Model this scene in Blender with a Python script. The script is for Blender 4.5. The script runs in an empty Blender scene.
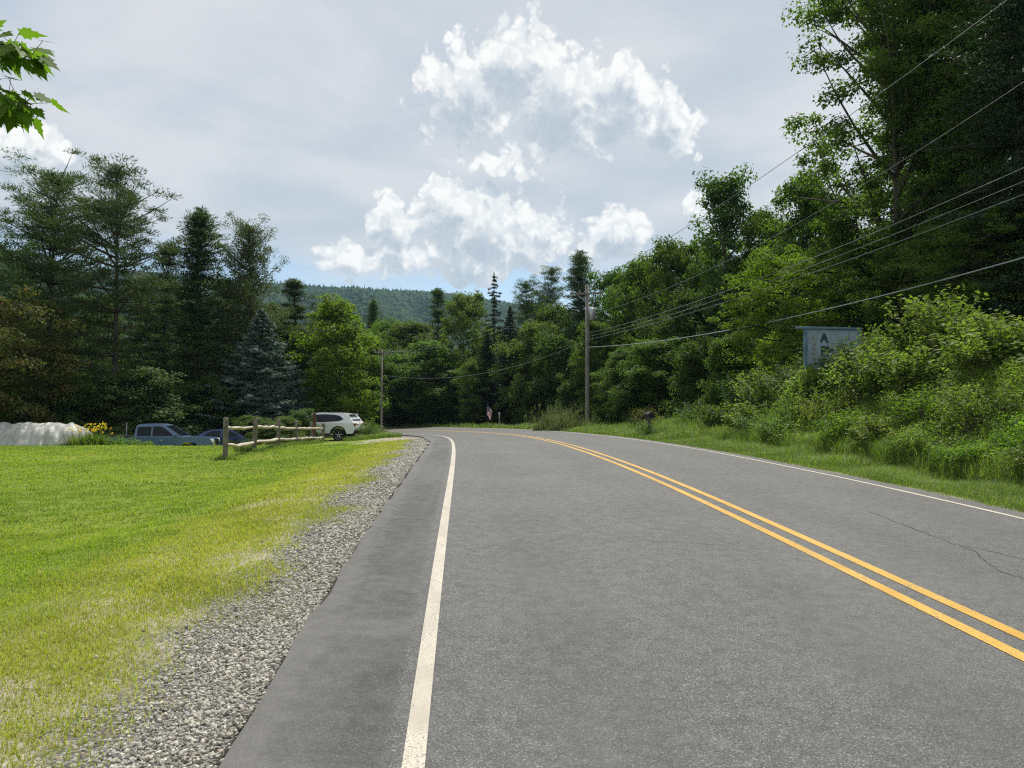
import bpy, bmesh, math, random
import numpy as np
from mathutils import Vector, Matrix

scene = bpy.context.scene
R = math.radians
# ------------------------------------------------------------------ camera, exposure
EYE = 1.6
FOC = 769.0            # focal length in pixels of a 1024 px wide frame
cam_d = bpy.data.cameras.new('camera'); cam = bpy.data.objects.new('camera', cam_d)
scene.collection.objects.link(cam); scene.camera = cam
cam_d.sensor_fit = 'HORIZONTAL'; cam_d.sensor_width = 36.0; cam_d.lens = FOC / 1024 * 36.0
cam_d.clip_start = 0.05; cam_d.clip_end = 20000
cam.location = (0, 0, EYE)
cam.rotation_euler = (R(90 + 2.085), 0, 0)
scene.render.resolution_x, scene.render.resolution_y = 1024, 768
scene.view_settings.view_transform = 'Standard'
scene.view_settings.look = 'None'
scene.view_settings.exposure = 0.35
scene.view_settings.gamma = 1.0
scene.view_settings.use_curve_mapping = False
cy = scene.cycles
cy.max_bounces = 8; cy.diffuse_bounces = 3; cy.glossy_bounces = 2; cy.transmission_bounces = 4
cy.transparent_max_bounces = 8; cy.volume_bounces = 1
cy.caustics_reflective = False; cy.caustics_refractive = False
cy.sample_clamp_indirect = 2.0; cy.filter_width = 1.2
cy.use_adaptive_sampling = True; cy.adaptive_threshold = 0.012
cy.use_denoising = False

SUN_EL, SUN_AZ = R(61), R(13)          # azimuth clockwise from +Y (straight ahead)
sun_dir = Vector((math.sin(SUN_AZ) * math.cos(SUN_EL), math.cos(SUN_AZ) * math.cos(SUN_EL), math.sin(SUN_EL)))

# ------------------------------------------------------------------ node helper
class NT:
    def __init__(s, tree): s.t = tree; s.n = tree.nodes; s.l = tree.links
    def node(s, kind, **kw):
        n = s.n.new(kind)
        for k, v in kw.items(): setattr(n, k, v)
        return n
    def put(s, sock, v):
        if v is None: return
        if isinstance(v, bpy.types.NodeSocket): s.l.new(v, sock)
        elif hasattr(v, '__len__') and sock.type == 'RGBA' and len(v) == 3: sock.default_value = (*v, 1)
        else: sock.default_value = v
    def m(s, op, a, b=None, c=None, clamp=False):
        n = s.node('ShaderNodeMath', operation=op, use_clamp=clamp)
        for i, v in enumerate((a, b, c)): s.put(n.inputs[i], v)
        return n.outputs[0]
    def vm(s, op, a, b=None, out=0, scale=None):
        n = s.node('ShaderNodeVectorMath', operation=op)
        s.put(n.inputs[0], a); s.put(n.inputs[1], b)
        if scale is not None: s.put(n.inputs['Scale'], scale)
        return n.outputs[out]
    def mix(s, f, a, b, blend='MIX'):
        n = s.node('ShaderNodeMix', data_type='RGBA', blend_type=blend)
        s.put(n.inputs[0], f); s.put(n.inputs[6], a); s.put(n.inputs[7], b)
        return n.outputs[2]
    def step(s, v, a, b, lo=0.0, hi=1.0, smooth=True):
        n = s.node('ShaderNodeMapRange', interpolation_type='SMOOTHSTEP' if smooth else 'LINEAR')
        s.put(n.inputs[0], v); s.put(n.inputs[1], a); s.put(n.inputs[2], b); s.put(n.inputs[3], lo); s.put(n.inputs[4], hi)
        return n.outputs[0]
    def noise(s, vec, scale, detail=3, rough=0.55, color=False, dist=0.0):
        n = s.node('ShaderNodeTexNoise'); s.put(n.inputs['Vector'], vec)
        n.inputs['Scale'].default_value = scale; n.inputs['Detail'].default_value = detail
        n.inputs['Roughness'].default_value = rough; n.inputs['Distortion'].default_value = dist
        return n.outputs['Color' if color else 'Fac']
    def voro(s, vec, scale, feature='F1', out='Distance', detail=0.0, rnd=1.0):
        n = s.node('ShaderNodeTexVoronoi', feature=feature); s.put(n.inputs['Vector'], vec)
        n.inputs['Scale'].default_value = scale; n.inputs['Randomness'].default_value = rnd
        if 'Detail' in n.inputs: n.inputs['Detail'].default_value = detail
        return n.outputs[out]
    def attr(s, name):
        return s.node('ShaderNodeAttribute', attribute_name=name).outputs['Fac']
    def geo(s, out): return s.node('ShaderNodeNewGeometry').outputs[out]
    def obj(s): return s.node('ShaderNodeTexCoord').outputs['Object']
    def bump(s, h, strength=0.5, dist=0.02):
        n = s.node('ShaderNodeBump'); n.inputs['Strength'].default_value = strength; n.inputs['Distance'].default_value = dist
        s.put(n.inputs['Height'], h); return n.outputs[0]

# ------------------------------------------------------------------ sky
SKY_STRENGTH = 0.1
CL_OFF, CL_FBM, CL_BIL = 0.10, 0.45, 1.0
def build_world():
    w = bpy.data.worlds.new('World'); scene.world = w; w.use_nodes = True
    N = NT(w.node_tree); N.n.clear()
    # density of the heaped clouds as a group: direction in, density out
    g = bpy.data.node_groups.new('cumulus', 'ShaderNodeTree')
    g.interface.new_socket('Dir', in_out='INPUT', socket_type='NodeSocketVector')
    g.interface.new_socket('S', in_out='OUTPUT', socket_type='NodeSocketFloat')
    G = NT(g); gi = G.node('NodeGroupInput'); go = G.node('NodeGroupOutput')
    d = G.vm('NORMALIZE', gi.outputs[0])
    sep = G.node('ShaderNodeSeparateXYZ'); G.put(sep.inputs[0], d)
    az = G.m('ARCTAN2', sep.outputs[0], sep.outputs[1]); el = G.m('ARCSINE', sep.outputs[2])
    pv = G.node('ShaderNodeCombineXYZ'); G.put(pv.inputs[0], az); G.put(pv.inputs[1], el); pv = pv.outputs[0]
    def n2(scale, detail, rough=.6, color=False):
        n = G.node('ShaderNodeTexNoise', noise_dimensions='2D'); G.put(n.inputs['Vector'], pv)
        n.inputs['Scale'].default_value = scale; n.inputs['Detail'].default_value = detail; n.inputs['Roughness'].default_value = rough
        return n.outputs['Color' if color else 'Fac']
    wn = G.node('ShaderNodeSeparateXYZ'); G.put(wn.inputs[0], n2(24, 2, .55, True))
    az = G.m('MULTIPLY_ADD', G.m('SUBTRACT', wn.outputs[0], 0.5), 0.05, az)
    el = G.m('MULTIPLY_ADD', G.m('SUBTRACT', wn.outputs[1], 0.5), 0.05, el)
    # (azimuth deg, elevation deg, half width, half height, strength)
    blobs = [
        (-3.3, 22.6, 4.2, 3.2, 1.0), (0.3, 24.6, 4.4, 3.0, 1.05), (3.8, 22.4, 5.0, 3.8, 1.05), (8.0, 22.0, 4.0, 3.0, 1.0), (11.2, 20.4, 3.2, 2.8, .95), (4.6, 19.8, 6.5, 2.0, .8),
        (-1.6, 18.2, 3.4, 1.0, .8), (1.0, 17.7, 2.6, .8, .65),
        (-5.0, 15.0, 2.6, 2.4, 1.05), (-2.2, 13.4, 4.2, 2.9, 1.05), (1.4, 12.4, 3.2, 2.4, 1.0), (-3.6, 11.3, 4.4, 2.0, .95),
        (-9.2, 14.2, 1.9, 1.9, .95), (-11.6, 11.0, 2.9, 1.5, .95), (-8.4, 11.8, 1.8, 2.2, .8),
        (7.7, 13.2, 2.7, 2.1, 1.0), (6.2, 12.0, 1.6, 1.3, .8),
        (13.4, 14.6, 1.5, 1.4, .85),
        (-33.5, 16.2, 3.4, 1.7, 1.0), (-37.0, 15.2, 3.5, 2.2, 1.0), (48, 22, 6, 4, 1.0), (-60, 24, 7, 4, 1.0)]
    tot = None
    for a, e, ra, re, st in blobs:
        u = G.m('MULTIPLY', G.m('SUBTRACT', az, R(a)), 1 / R(ra)); v = G.m('MULTIPLY', G.m('SUBTRACT', el, R(e)), 1 / R(re))
        q = G.m('SUBTRACT', st, G.m('SQRT', G.m('ADD', G.m('MULTIPLY', u, u), G.m('MULTIPLY', v, v))))
        tot = q if tot is None else G.m('SMOOTH_MAX', tot, q, 0.22)
    def billow(sc): return G.m('ABSOLUTE', G.m('MULTIPLY_ADD', n2(sc, 0), 2.0, -1.0))
    bl = G.m('ADD', G.m('MULTIPLY', billow(23), .5), G.m('ADD', G.m('MULTIPLY', billow(52), .32), G.m('MULTIPLY', billow(120), .18)))
    tot = G.m('ADD', tot, CL_OFF)
    tot = G.m('MULTIPLY_ADD', G.m('SUBTRACT', n2(15, 7, .62), 0.5), CL_FBM, tot)
    tot = G.m('MULTIPLY_ADD', G.m('SUBTRACT', bl, 0.3), CL_BIL, tot)
    G.put(go.inputs[0], tot)

    D = N.node('ShaderNodeTexCoord').outputs['Generated']
    def S(v):
        n = N.node('ShaderNodeGroup'); n.node_tree = g; N.put(n.inputs[0], v); return n.outputs[0]
    up = Vector((0.25, -0.1, 1.0)).normalized()
    s0 = S(D); s2 = S(N.vm('ADD', D, tuple(up * 0.026)))
    fine = N.noise(D, 48, 5, 0.66)
    alpha = N.step(N.m('MULTIPLY_ADD', N.m('SUBTRACT', fine, .5), .12, s0), 0.0, 0.26)
    grey = N.step(N.m('ADD', N.m('MULTIPLY', s0, .25), N.m('MULTIPLY', s2, .8)), 0.08, 1.0)
    relief = N.step(N.m('MULTIPLY_ADD', N.m('SUBTRACT', fine, .5), .45, N.m('SUBTRACT', s0, s2)), -0.3, 0.35)   # sun-side billows bright, far sides grey
    cum = N.mix(grey, (7.7, 7.65, 7.5), (4.15, 4.65, 5.2))
    cum = N.mix(N.m('MULTIPLY', N.m('SUBTRACT', 1.0, relief), .6), cum, (3.7, 4.2, 4.85))
    cum = N.mix(N.m('MULTIPLY', relief, N.step(s2, .9, .1, .1, .7)), cum, (8.2, 8.1, 7.9))
    cr = N.m('ABSOLUTE', N.m('MULTIPLY_ADD', N.noise(D, 34, 4, .55), 2.0, -1.0))
    cum = N.mix(N.step(cr, .2, .02, 0, .38), cum, (4.6, 5.1, 5.6))
    # high veil
    sep = N.node('ShaderNodeSeparateXYZ'); N.put(sep.inputs[0], D)
    hz = N.m('MAXIMUM', sep.outputs[2], 0.03)
    pl = N.node('ShaderNodeCombineXYZ')
    N.put(pl.inputs[0], N.m('DIVIDE', sep.outputs[0], N.m('ADD', hz, 0.12))); N.put(pl.inputs[1], N.m('DIVIDE', sep.outputs[1], N.m('ADD', hz, 0.12)))
    v1 = N.noise(pl.outputs[0], 0.55, 5, 0.55, dist=0.6)
    v2 = N.noise(pl.outputs[0], 1.7, 4, 0.5, dist=0.3)
    veil = N.m('ADD', N.m('MULTIPLY', v1, 0.75), N.m('MULTIPLY', v2, 0.25))
    elv = N.m('ARCSINE', sep.outputs[2])
    veil = N.m('ADD', veil, N.step(elv, R(7.5), R(13), -0.26, 0.14))
    vm_ = N.step(veil, 0.30, 0.62, 0.0, 0.97)
    vcol = N.mix(N.step(v2, 0.35, 0.68), (4.35, 4.8, 5.35), (5.75, 5.85, 6.08))
    sky = N.node('ShaderNodeTexSky', sky_type='NISHITA', sun_disc=False)
    sky.sun_elevation = SUN_EL; sky.sun_rotation = SUN_AZ; sky.air_density = 1.0; sky.dust_density = 0.6; sky.ozone_density = 1.0
    col = N.mix(vm_, sky.outputs[0], vcol)
    col = N.mix(N.m('MULTIPLY', alpha, N.step(elv, R(2), R(6), 0, .96)), col, cum)
    bg = N.node('ShaderNodeBackground'); N.put(bg.inputs[0], col); bg.inputs[1].default_value = SKY_STRENGTH
    out = N.node('ShaderNodeOutputWorld'); N.put(out.inputs[0], bg.outputs[0])
    w.cycles.sampling_method = 'NONE'
build_world()
sd = bpy.data.lights.new('sun', 'SUN'); sd.energy = 4.4; sd.angle = R(0.5); sd.color = (1.0, 0.955, 0.88)
so = bpy.data.objects.new('sun', sd); scene.collection.objects.link(so)
so.rotation_euler = (-sun_dir).to_track_quat('-Z', 'Y').to_euler(); so.location = (20, -10, 60)

# ------------------------------------------------------------------ object helpers
COL = scene.collection
def tag(o, label=None, cat=None, group=None, kind=None):
    if label: o['label'] = label
    if cat: o['category'] = cat
    if group: o['group'] = group
    if kind: o['kind'] = kind
    return o
def empty(name, loc=(0, 0, 0), rz=0.0, label=None, cat=None, group=None):
    o = bpy.data.objects.new(name, None); COL.objects.link(o)
    o.location = loc; o.rotation_euler = (0, 0, rz); o.empty_display_size = 0.2
    return tag(o, label, cat, group)
def link(name, me, parent=None, mat=None):
    o = bpy.data.objects.new(name, me); COL.objects.link(o)
    if parent: o.parent = parent
    if mat and not me.materials: me.materials.append(mat)
    return o
def np_mesh(name, V, faces, mats=(), smooth=False, fmat=None, attrs=None):
    """faces: list of (n,k) int arrays"""
    V = np.asarray(V, dtype=np.float32)
    me = bpy.data.meshes.new(name)
    me.vertices.add(len(V)); me.vertices.foreach_set('co', V.ravel())
    faces = [np.asarray(f, dtype=np.int32) for f in faces if len(f)]
    loops = np.concatenate([f.ravel() for f in faces])
    sizes = np.concatenate([np.full(len(f), f.shape[1], dtype=np.int32) for f in faces])
    me.loops.add(len(loops)); me.loops.foreach_set('vertex_index', loops)
    me.polygons.add(len(sizes))
    me.polygons.foreach_set('loop_start', np.concatenate([[0], np.cumsum(sizes)[:-1]]).astype(np.int32))
    if fmat is not None: me.polygons.foreach_set('material_index', np.asarray(fmat, dtype=np.int32))
    me.polygons.foreach_set('use_smooth', np.full(len(sizes), smooth, dtype=bool))
    for m in mats: me.materials.append(m)
    for k, v in (attrs or {}).items():
        a = me.attributes.new(k, 'FLOAT', 'POINT'); a.data.foreach_set('value', np.asarray(v, dtype=np.float32))
    me.update(calc_edges=True)
    return me
class Acc:
    """collects vertex / face arrays into one mesh"""
    def __init__(s): s.V = []; s.Q = []; s.T = []; s.n = 0
    def add(s, V, Q=None, T=None):
        V = np.asarray(V, dtype=np.float32).reshape(-1, 3)
        if Q is not None and len(Q): s.Q.append(np.asarray(Q) + s.n)
        if T is not None and len(T): s.T.append(np.asarray(T) + s.n)
        s.V.append(V); s.n += len(V)
    def tube(s, pts, rad, sides=6):
        pts = np.asarray(pts, float); n = len(pts); rad = np.broadcast_to(np.asarray(rad, float), (n,))
        tan = np.gradient(pts, axis=0); tan /= np.linalg.norm(tan, axis=1)[:, None] + 1e-9
        ref = np.where(np.abs(tan[:, 2:3]) > 0.9, np.array([[1., 0, 0]]), np.array([[0, 0, 1.]]))
        a = np.cross(tan, ref); a /= np.linalg.norm(a, axis=1)[:, None] + 1e-9; b = np.cross(tan, a)
        an = np.linspace(0, 2 * np.pi, sides, endpoint=False)
        V = pts[:, None] + rad[:, None, None] * (np.cos(an)[None, :, None] * a[:, None] + np.sin(an)[None, :, None] * b[:, None])
        i = np.arange(n - 1)[:, None] * sides; j = np.arange(sides)[None]; k = (j + 1) % sides
        Q = np.stack([i + j, i + k, i + sides + k, i + sides + j], -1).reshape(-1, 4)
        s.add(V.reshape(-1, 3), Q)
        c0 = s.n; s.add([pts[-1]], None, None)
        s.T.append(np.stack([c0 - sides + np.arange(sides), c0 - sides + (np.arange(sides) + 1) % sides, np.full(sides, c0)], -1))
    def box(s, c, size, rot=0.0):
        x, y, z = np.array(size) / 2; P = np.array([[-x, -y, -z], [x, -y, -z], [x, y, -z], [-x, y, -z], [-x, -y, z], [x, -y, z], [x, y, z], [-x, y, z]])
        ca, sa = math.cos(rot), math.sin(rot); P = P @ np.array([[ca, sa, 0], [-sa, ca, 0], [0, 0, 1]]) + np.array(c)
        s.add(P, [[0, 3, 2, 1], [4, 5, 6, 7], [0, 1, 5, 4], [1, 2, 6, 5], [2, 3, 7, 6], [3, 0, 4, 7]])
    def mesh(s, name, mats=(), smooth=False, attrs=None):
        return np_mesh(name, np.concatenate(s.V), ([np.concatenate(s.Q)] if s.Q else []) + ([np.concatenate(s.T)] if s.T else []), mats, smooth, None, attrs)
def unit(a): return a / (np.linalg.norm(a, axis=-1, keepdims=True) + 1e-9)
def leaf_quads(rng, P, Nn, L, W, T=None, fold=0.12):
    """one pointed four-sided leaf per point, returns V, Q"""
    n = len(P); Nn = unit(Nn)
    if T is None: T = rng.normal(size=(n, 3))
    t = unit(T - (T * Nn).sum(1, keepdims=True) * Nn); b = np.cross(Nn, t)
    L = np.broadcast_to(np.asarray(L, float), (n,))[:, None]; W = np.broadcast_to(np.asarray(W, float), (n,))[:, None]
    V = np.stack([P - t * L * .5, P + b * W * .5 + Nn * L * fold - t * L * .06, P + t * L * .5, P - b * W * .5 + Nn * L * fold - t * L * .06], 1)
    return V.reshape(-1, 3), np.arange(4 * n).reshape(-1, 4)

# ------------------------------------------------------------------ road geometry
KS = np.array([-70, 0, 8, 16, 26, 36, 46, 56, 66, 80, 100, 112, 125, 260.])
K = np.array([0, -.001516, -.000522, .001478, .00281, .006809, .01165, .016542, .021455, .026361, .031265, .030, 0, 0])
GR = np.array([.05, .049164, .035176, .013941, -.003293, -.011618, -.014004, -.012323, -.01231, -.01303, -.013613, -.005, 0, 0])
SE = np.array([-.0174, -.017444, -.017478, -.016832, -.00626, .011332, .030558, .04313, .046665, .044481, .040671, .03, 0, 0])
S_ = np.arange(-60, 230, 0.5)
_th = np.cumsum(np.interp(S_, KS, K)) * .5; _th += 0.071257 - np.interp(0, S_, _th)
CX = np.cumsum(-np.sin(_th)) * .5; CY = np.cumsum(np.cos(_th)) * .5; CZ = np.cumsum(np.interp(S_, KS, GR)) * .5
CX += 3.34851 - np.interp(0, S_, CX); CY -= np.interp(0, S_, CY); CZ -= np.interp(0, S_, CZ)
SEs = np.interp(S_, KS, SE)
LINE_L, LINE_R = -3.516, 3.426
def edge_l(s): return np.interp(s, [0, 27, 32, 60], [-4.26, -4.26, -4.5, -4.5])
EDGE_R = 3.78
def road_pt(s, o, dz=0.0):
    th = np.interp(s, S_, _th)
    return np.stack([np.interp(s, S_, CX) + o * np.cos(th), np.interp(s, S_, CY) + o * np.sin(th), np.interp(s, S_, CZ) + o * np.interp(s, S_, SEs) + dz], -1)
def nearest(x, y):
    x = np.asarray(x, float).ravel(); y = np.asarray(y, float).ravel()
    so_, oo = np.empty_like(x), np.empty_like(x)
    for a in range(0, len(x), 20000):
        xx, yy = x[a:a + 20000, None], y[a:a + 20000, None]
        i = ((xx - CX) ** 2 + (yy - CY) ** 2).argmin(1)
        tx, ty = -np.sin(_th[i]), np.cos(_th[i]); dx, dy = xx[:, 0] - CX[i], yy[:, 0] - CY[i]
        so_[a:a + 20000] = S_[i] + dx * tx + dy * ty
        oo[a:a + 20000] = dx * ty - dy * tx
    return so_, oo
def sst(v, a, b):
    t = np.clip((v - a) / (b - a), 0, 1); return t * t * (3 - 2 * t)
def bank_h(s): return np.interp(s, [-60, 0, 10, 18, 24, 28, 34, 42, 55], [2.4, 2.4, 2.5, 2.4, 2.0, 1.4, .8, .3, .0])
_w = np.random.default_rng(5).uniform(0, 6.28, 12)
def wob(x, y, f): return (np.sin(x * f + _w[0] + 1.3 * np.sin(y * f * .7 + _w[1])) + np.sin(y * f * 1.13 + _w[2] + 1.1 * np.sin(x * f * .9 + _w[3]))) * .5
def lawn_z(x, y):
    drop = -.9 * sst(y, 36.3, 39.6) * sst(-x, 13.4, 16.2)
    drop -= .1 * sst(y, 36, 42) * sst(-x, 7, 9) * (1 - sst(-x, 13.4, 16.2))
    return drop - .35 * sst(y, 55, 75) * sst(-x, 0, 8) * (1 - sst(-x, 13.4, 16.2)) - sst(np.hypot(x, y), 150, 500) * 2.0 + .025 * wob(x, y, .9)
def ground_exact(x, y):
    x = np.asarray(x, float); y = np.asarray(y, float); sh = x.shape
    s, o = nearest(x, y); x = x.ravel(); y = y.ravel()
    el_ = edge_l(s)
    oc = np.clip(o, el_, EDGE_R)
    zr = np.interp(s, S_, CZ) + oc * np.interp(s, S_, SEs)
    v = el_ - o; u = o - EDGE_R
    wl = 1 - sst(v, 0, 5.5)
    zl = wl * (zr - .075) + (1 - wl) * lawn_z(x, y)
    prof = .15 * sst(u, 1.9, 2.3) + .85 * sst(u, 2.3, 5.4)
    h = bank_h(s)
    zrt = zr - .045 - .14 * sst(u, .3, 1.7) + h * prof * (1 + .12 * wob(x, y, .8)) + np.clip(u - 6, 0, 40) * .09 * np.clip(h, 0, 1.5) + .05 * wob(x, y, 2.1) * sst(u, .6, 2)
    far = sst(np.hypot(x, y), 130, 400)
    zrt = zrt * (1 - far) - 2.0 * far
    z = np.where(v > 0, zl, np.where(u > 0, zrt, zr - .04))
    return z.reshape(sh), s.reshape(sh), o.reshape(sh)
def axis(fine_lo, fine_hi, fine, mid_lo, mid_hi, mid, far):
    a = list(np.arange(fine_lo, fine_hi + 1e-6, fine)); d = fine; x = fine_hi
    while x < mid_hi: d = min(d * 1.12, mid); x += d; a.append(x)
    while x < far: d *= 1.35; x += d; a.append(x)
    d = fine; x = fine_lo; b = []
    while x > mid_lo: d = min(d * 1.12, mid); x -= d; b.append(x)
    while x > -far: d *= 1.35; x -= d; b.append(x)
    return np.array(b[::-1] + a)
AX = axis(-9, 15, .2, -70, 70, .7, 6000); AY = axis(0, 48, .25, -40, 125, .7, 6000)
GX, GY = np.meshgrid(AX, AY)
GZ, GS, GO = ground_exact(GX, GY)
def bil(x, y, A):
    x = np.asarray(x, float); y = np.asarray(y, float)
    i = np.clip(np.searchsorted(AX, x) - 1, 0, len(AX) - 2); j = np.clip(np.searchsorted(AY, y) - 1, 0, len(AY) - 2)
    fx = (x - AX[i]) / (AX[i + 1] - AX[i]); fy = (y - AY[j]) / (AY[j + 1] - AY[j])
    return (A[j, i] * (1 - fx) * (1 - fy) + A[j, i + 1] * fx * (1 - fy) + A[j + 1, i] * (1 - fx) * fy + A[j + 1, i + 1] * fx * fy)
def gz(x, y): return bil(x, y, GZ)
def gz1(x, y): return float(bil(np.array([x]), np.array([y]), GZ)[0])
# ------------------------------------------------------------------ materials
def new_mat(name):
    m = bpy.data.materials.new(name); m.use_nodes = True
    N = NT(m.node_tree); N.n.clear()
    out = N.node('ShaderNodeOutputMaterial'); b = N.node('ShaderNodeBsdfPrincipled')
    N.l.new(b.outputs[0], out.inputs[0])
    return m, N, b, out
def plain(name, col, rough=.6, metal=0.0, spec=.5, var=.12, scale=6, bump=0.0, coat=0.0):
    m, N, b, out = new_mat(name)
    n = N.noise(N.obj(), scale, 4, .6)
    c = N.mix(N.step(n, .3, .7), tuple(x * (1 - var) for x in col), tuple(min(1, x * (1 + var)) for x in col))
    N.put(b.inputs['Base Color'], c); b.inputs['Metallic'].default_value = metal
    N.put(b.inputs['Roughness'], N.step(n, .2, .8, max(0, rough - .08), min(1, rough + .08)))
    b.inputs['Specular IOR Level'].default_value = spec; b.inputs['Coat Weight'].default_value = coat; b.inputs['Coat Roughness'].default_value = .05
    if bump: N.put(b.inputs['Normal'], N.bump(N.noise(N.obj(), scale * 3, 5, .6), .5, bump))
    return m
def leaf_mat(name, c1, c2, trans=.4, rough=.6, spec=.22, dead=None, tip=None):
    """every leaf is an island with its own tone; each plant a slight hue of its own"""
    m, N, b, out = new_mat(name)
    r = N.geo('Random Per Island')
    oi = N.node('ShaderNodeObjectInfo').outputs['Random']
    clump = N.noise(N.obj(), .9, 2, .5)
    f = N.m('ADD', N.m('MULTIPLY', r, .45), N.m('MULTIPLY', N.step(clump, .36, .64), .55))
    c = N.mix(f, c1, c2)
    if dead is not None: c = N.mix(N.m('MULTIPLY', N.step(r, .93, .95), .8), c, dead)
    hs = N.node('ShaderNodeHueSaturation')
    N.put(hs.inputs['Hue'], N.m('MULTIPLY_ADD', oi, .03, .485)); N.put(hs.inputs['Value'], N.m('MULTIPLY_ADD', oi, .35, .82)); N.put(hs.inputs['Color'], c)
    c = hs.outputs[0]
    N.put(b.inputs['Base Color'], c); b.inputs['Roughness'].default_value = rough; b.inputs['Specular IOR Level'].default_value = spec
    tr = N.node('ShaderNodeBsdfTranslucent')
    N.put(tr.inputs[0], N.mix(1.0, c, (1.25, 1.6, .5), 'MULTIPLY'))
    mx = N.node('ShaderNodeMixShader'); mx.inputs[0].default_value = trans
    N.l.new(b.outputs[0], mx.inputs[1]); N.l.new(tr.outputs[0], mx.inputs[2]); N.l.new(mx.outputs[0], out.inputs[0])
    return m
M = {}
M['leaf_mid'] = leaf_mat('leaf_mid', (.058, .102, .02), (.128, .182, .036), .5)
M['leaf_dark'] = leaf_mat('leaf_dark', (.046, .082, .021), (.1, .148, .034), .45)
M['leaf_light'] = leaf_mat('leaf_light', (.11, .185, .02), (.185, .265, .036), .5)
M['leaf_pale'] = leaf_mat('leaf_pale', (.09, .135, .034), (.165, .205, .06), .48)
M['leaf_bank'] = leaf_mat('leaf_bank', (.085, .14, .026), (.265, .31, .085), .45, .58, .25)
M['leaf_copper'] = leaf_mat('leaf_copper', (.08, .098, .026), (.15, .135, .042), .4, dead=(.2, .09, .03))
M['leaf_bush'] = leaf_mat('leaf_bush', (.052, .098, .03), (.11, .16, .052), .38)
M['leaf_maple'] = leaf_mat('leaf_maple', (.08, .14, .015), (.13, .2, .03), .55)
M['needle_pine'] = leaf_mat('needle_pine', (.04, .068, .026), (.09, .125, .046), .32)
M['needle_yellow'] = leaf_mat('needle_yellow', (.055, .085, .03), (.11, .135, .05), .3)
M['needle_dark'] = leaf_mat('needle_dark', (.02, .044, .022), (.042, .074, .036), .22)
M['needle_blue'] = leaf_mat('needle_blue', (.058, .09, .09), (.165, .22, .21), .12)
M['grass'] = leaf_mat('grass', (.165, .225, .018), (.31, .36, .05), .47, .55, .25, dead=(.36, .31, .12))
M['grass_deep'] = leaf_mat('grass_deep', (.11, .17, .018), (.21, .27, .038), .44, .55, .25, dead=(.3, .27, .11))
M['grass_dry'] = leaf_mat('grass_dry', (.27, .255, .045), (.45, .40, .10), .42, .6, .2, dead=(.48, .38, .19))
M['grass_tall'] = leaf_mat('grass_tall', (.085, .135, .022), (.19, .235, .055), .42, .55, .25, dead=(.32, .27, .13))
M['reed'] = leaf_mat('reed', (.1, .125, .055), (.2, .21, .115), .35, .6, .2)
M['petal_yellow'] = leaf_mat('petal_yellow', (.75, .5, .03), (.85, .62, .08), .3)
M['petal_orange'] = leaf_mat('petal_orange', (.7, .25, .03), (.8, .4, .05), .3)
M['bark'] = plain('bark', (.085, .07, .055), .9, var=.35, scale=5, bump=.03)
M['bark_grey'] = plain('bark_grey', (.17, .16, .14), .9, var=.3, scale=5, bump=.02)
M['bark_red'] = plain('bark_red', (.2, .1, .06), .9, var=.3, scale=5, bump=.02)
M['wood_grey'] = plain('wood_grey', (.17, .145, .12), .85, var=.35, scale=9, bump=.01)
M['wood_pale'] = plain('wood_pale', (.44, .39, .325), .8, var=.22, scale=4, bump=.01)
M['wood_red'] = plain('wood_red', (.12, .045, .035), .85, var=.3, scale=6, bump=.01)
M['pole_wood'] = plain('pole_wood', (.22, .195, .17), .85, var=.2, scale=3, bump=.01)
M['metal_grey'] = plain('metal_grey', (.42, .44, .46), .45, .6)
M['metal_dark'] = plain('metal_dark', (.06, .06, .065), .5, .3)
M['ceramic'] = plain('ceramic', (.3, .3, .32), .3)
M['wire'] = plain('wire', (.3, .31, .32), .35, .6)
M['cable'] = plain('cable', (.36, .37, .38), .4, .2)
M['truck_paint'] = plain('truck_paint', (.07, .13, .24), .35, .2, var=.04, coat=.8)
M['blue_paint'] = plain('blue_paint', (.012, .035, .14), .28, .3, var=.04, coat=.8)
M['white_paint'] = plain('white_paint', (.78, .79, .8), .3, 0, var=.02, coat=.8)
M['black_plastic'] = plain('black_plastic', (.02, .02, .021), .5)
M['tyre'] = plain('tyre', (.02, .02, .02), .85)
M['alloy'] = plain('alloy', (.55, .56, .58), .3, .8)
M['chrome'] = plain('chrome', (.75, .76, .78), .12, 1.0, var=.02)
M['lens'] = plain('lens', (.75, .77, .8), .1)
M['red_lens'] = plain('red_lens', (.35, .015, .012), .15)
M['glass_dark'] = plain('glass_dark', (.008, .011, .016), .06, 0, .25, var=.05)
M['mailbox_paint'] = plain('mailbox_paint', (.018, .018, .02), .4)
M['sign_board'] = plain('sign_board', (.25, .32, .38), .75, var=.14, scale=3)
M['sign_frame'] = plain('sign_frame', (.1, .19, .25), .6, var=.25, scale=5)
M['sign_ink'] = plain('sign_ink', (.015, .05, .055), .7)
M['sign_gold'] = plain('sign_gold', (.22, .24, .16), .7, var=.3)
M['soil'] = plain('soil', (.03, .022, .016), .95, var=.4, scale=8, bump=.05)

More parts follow.
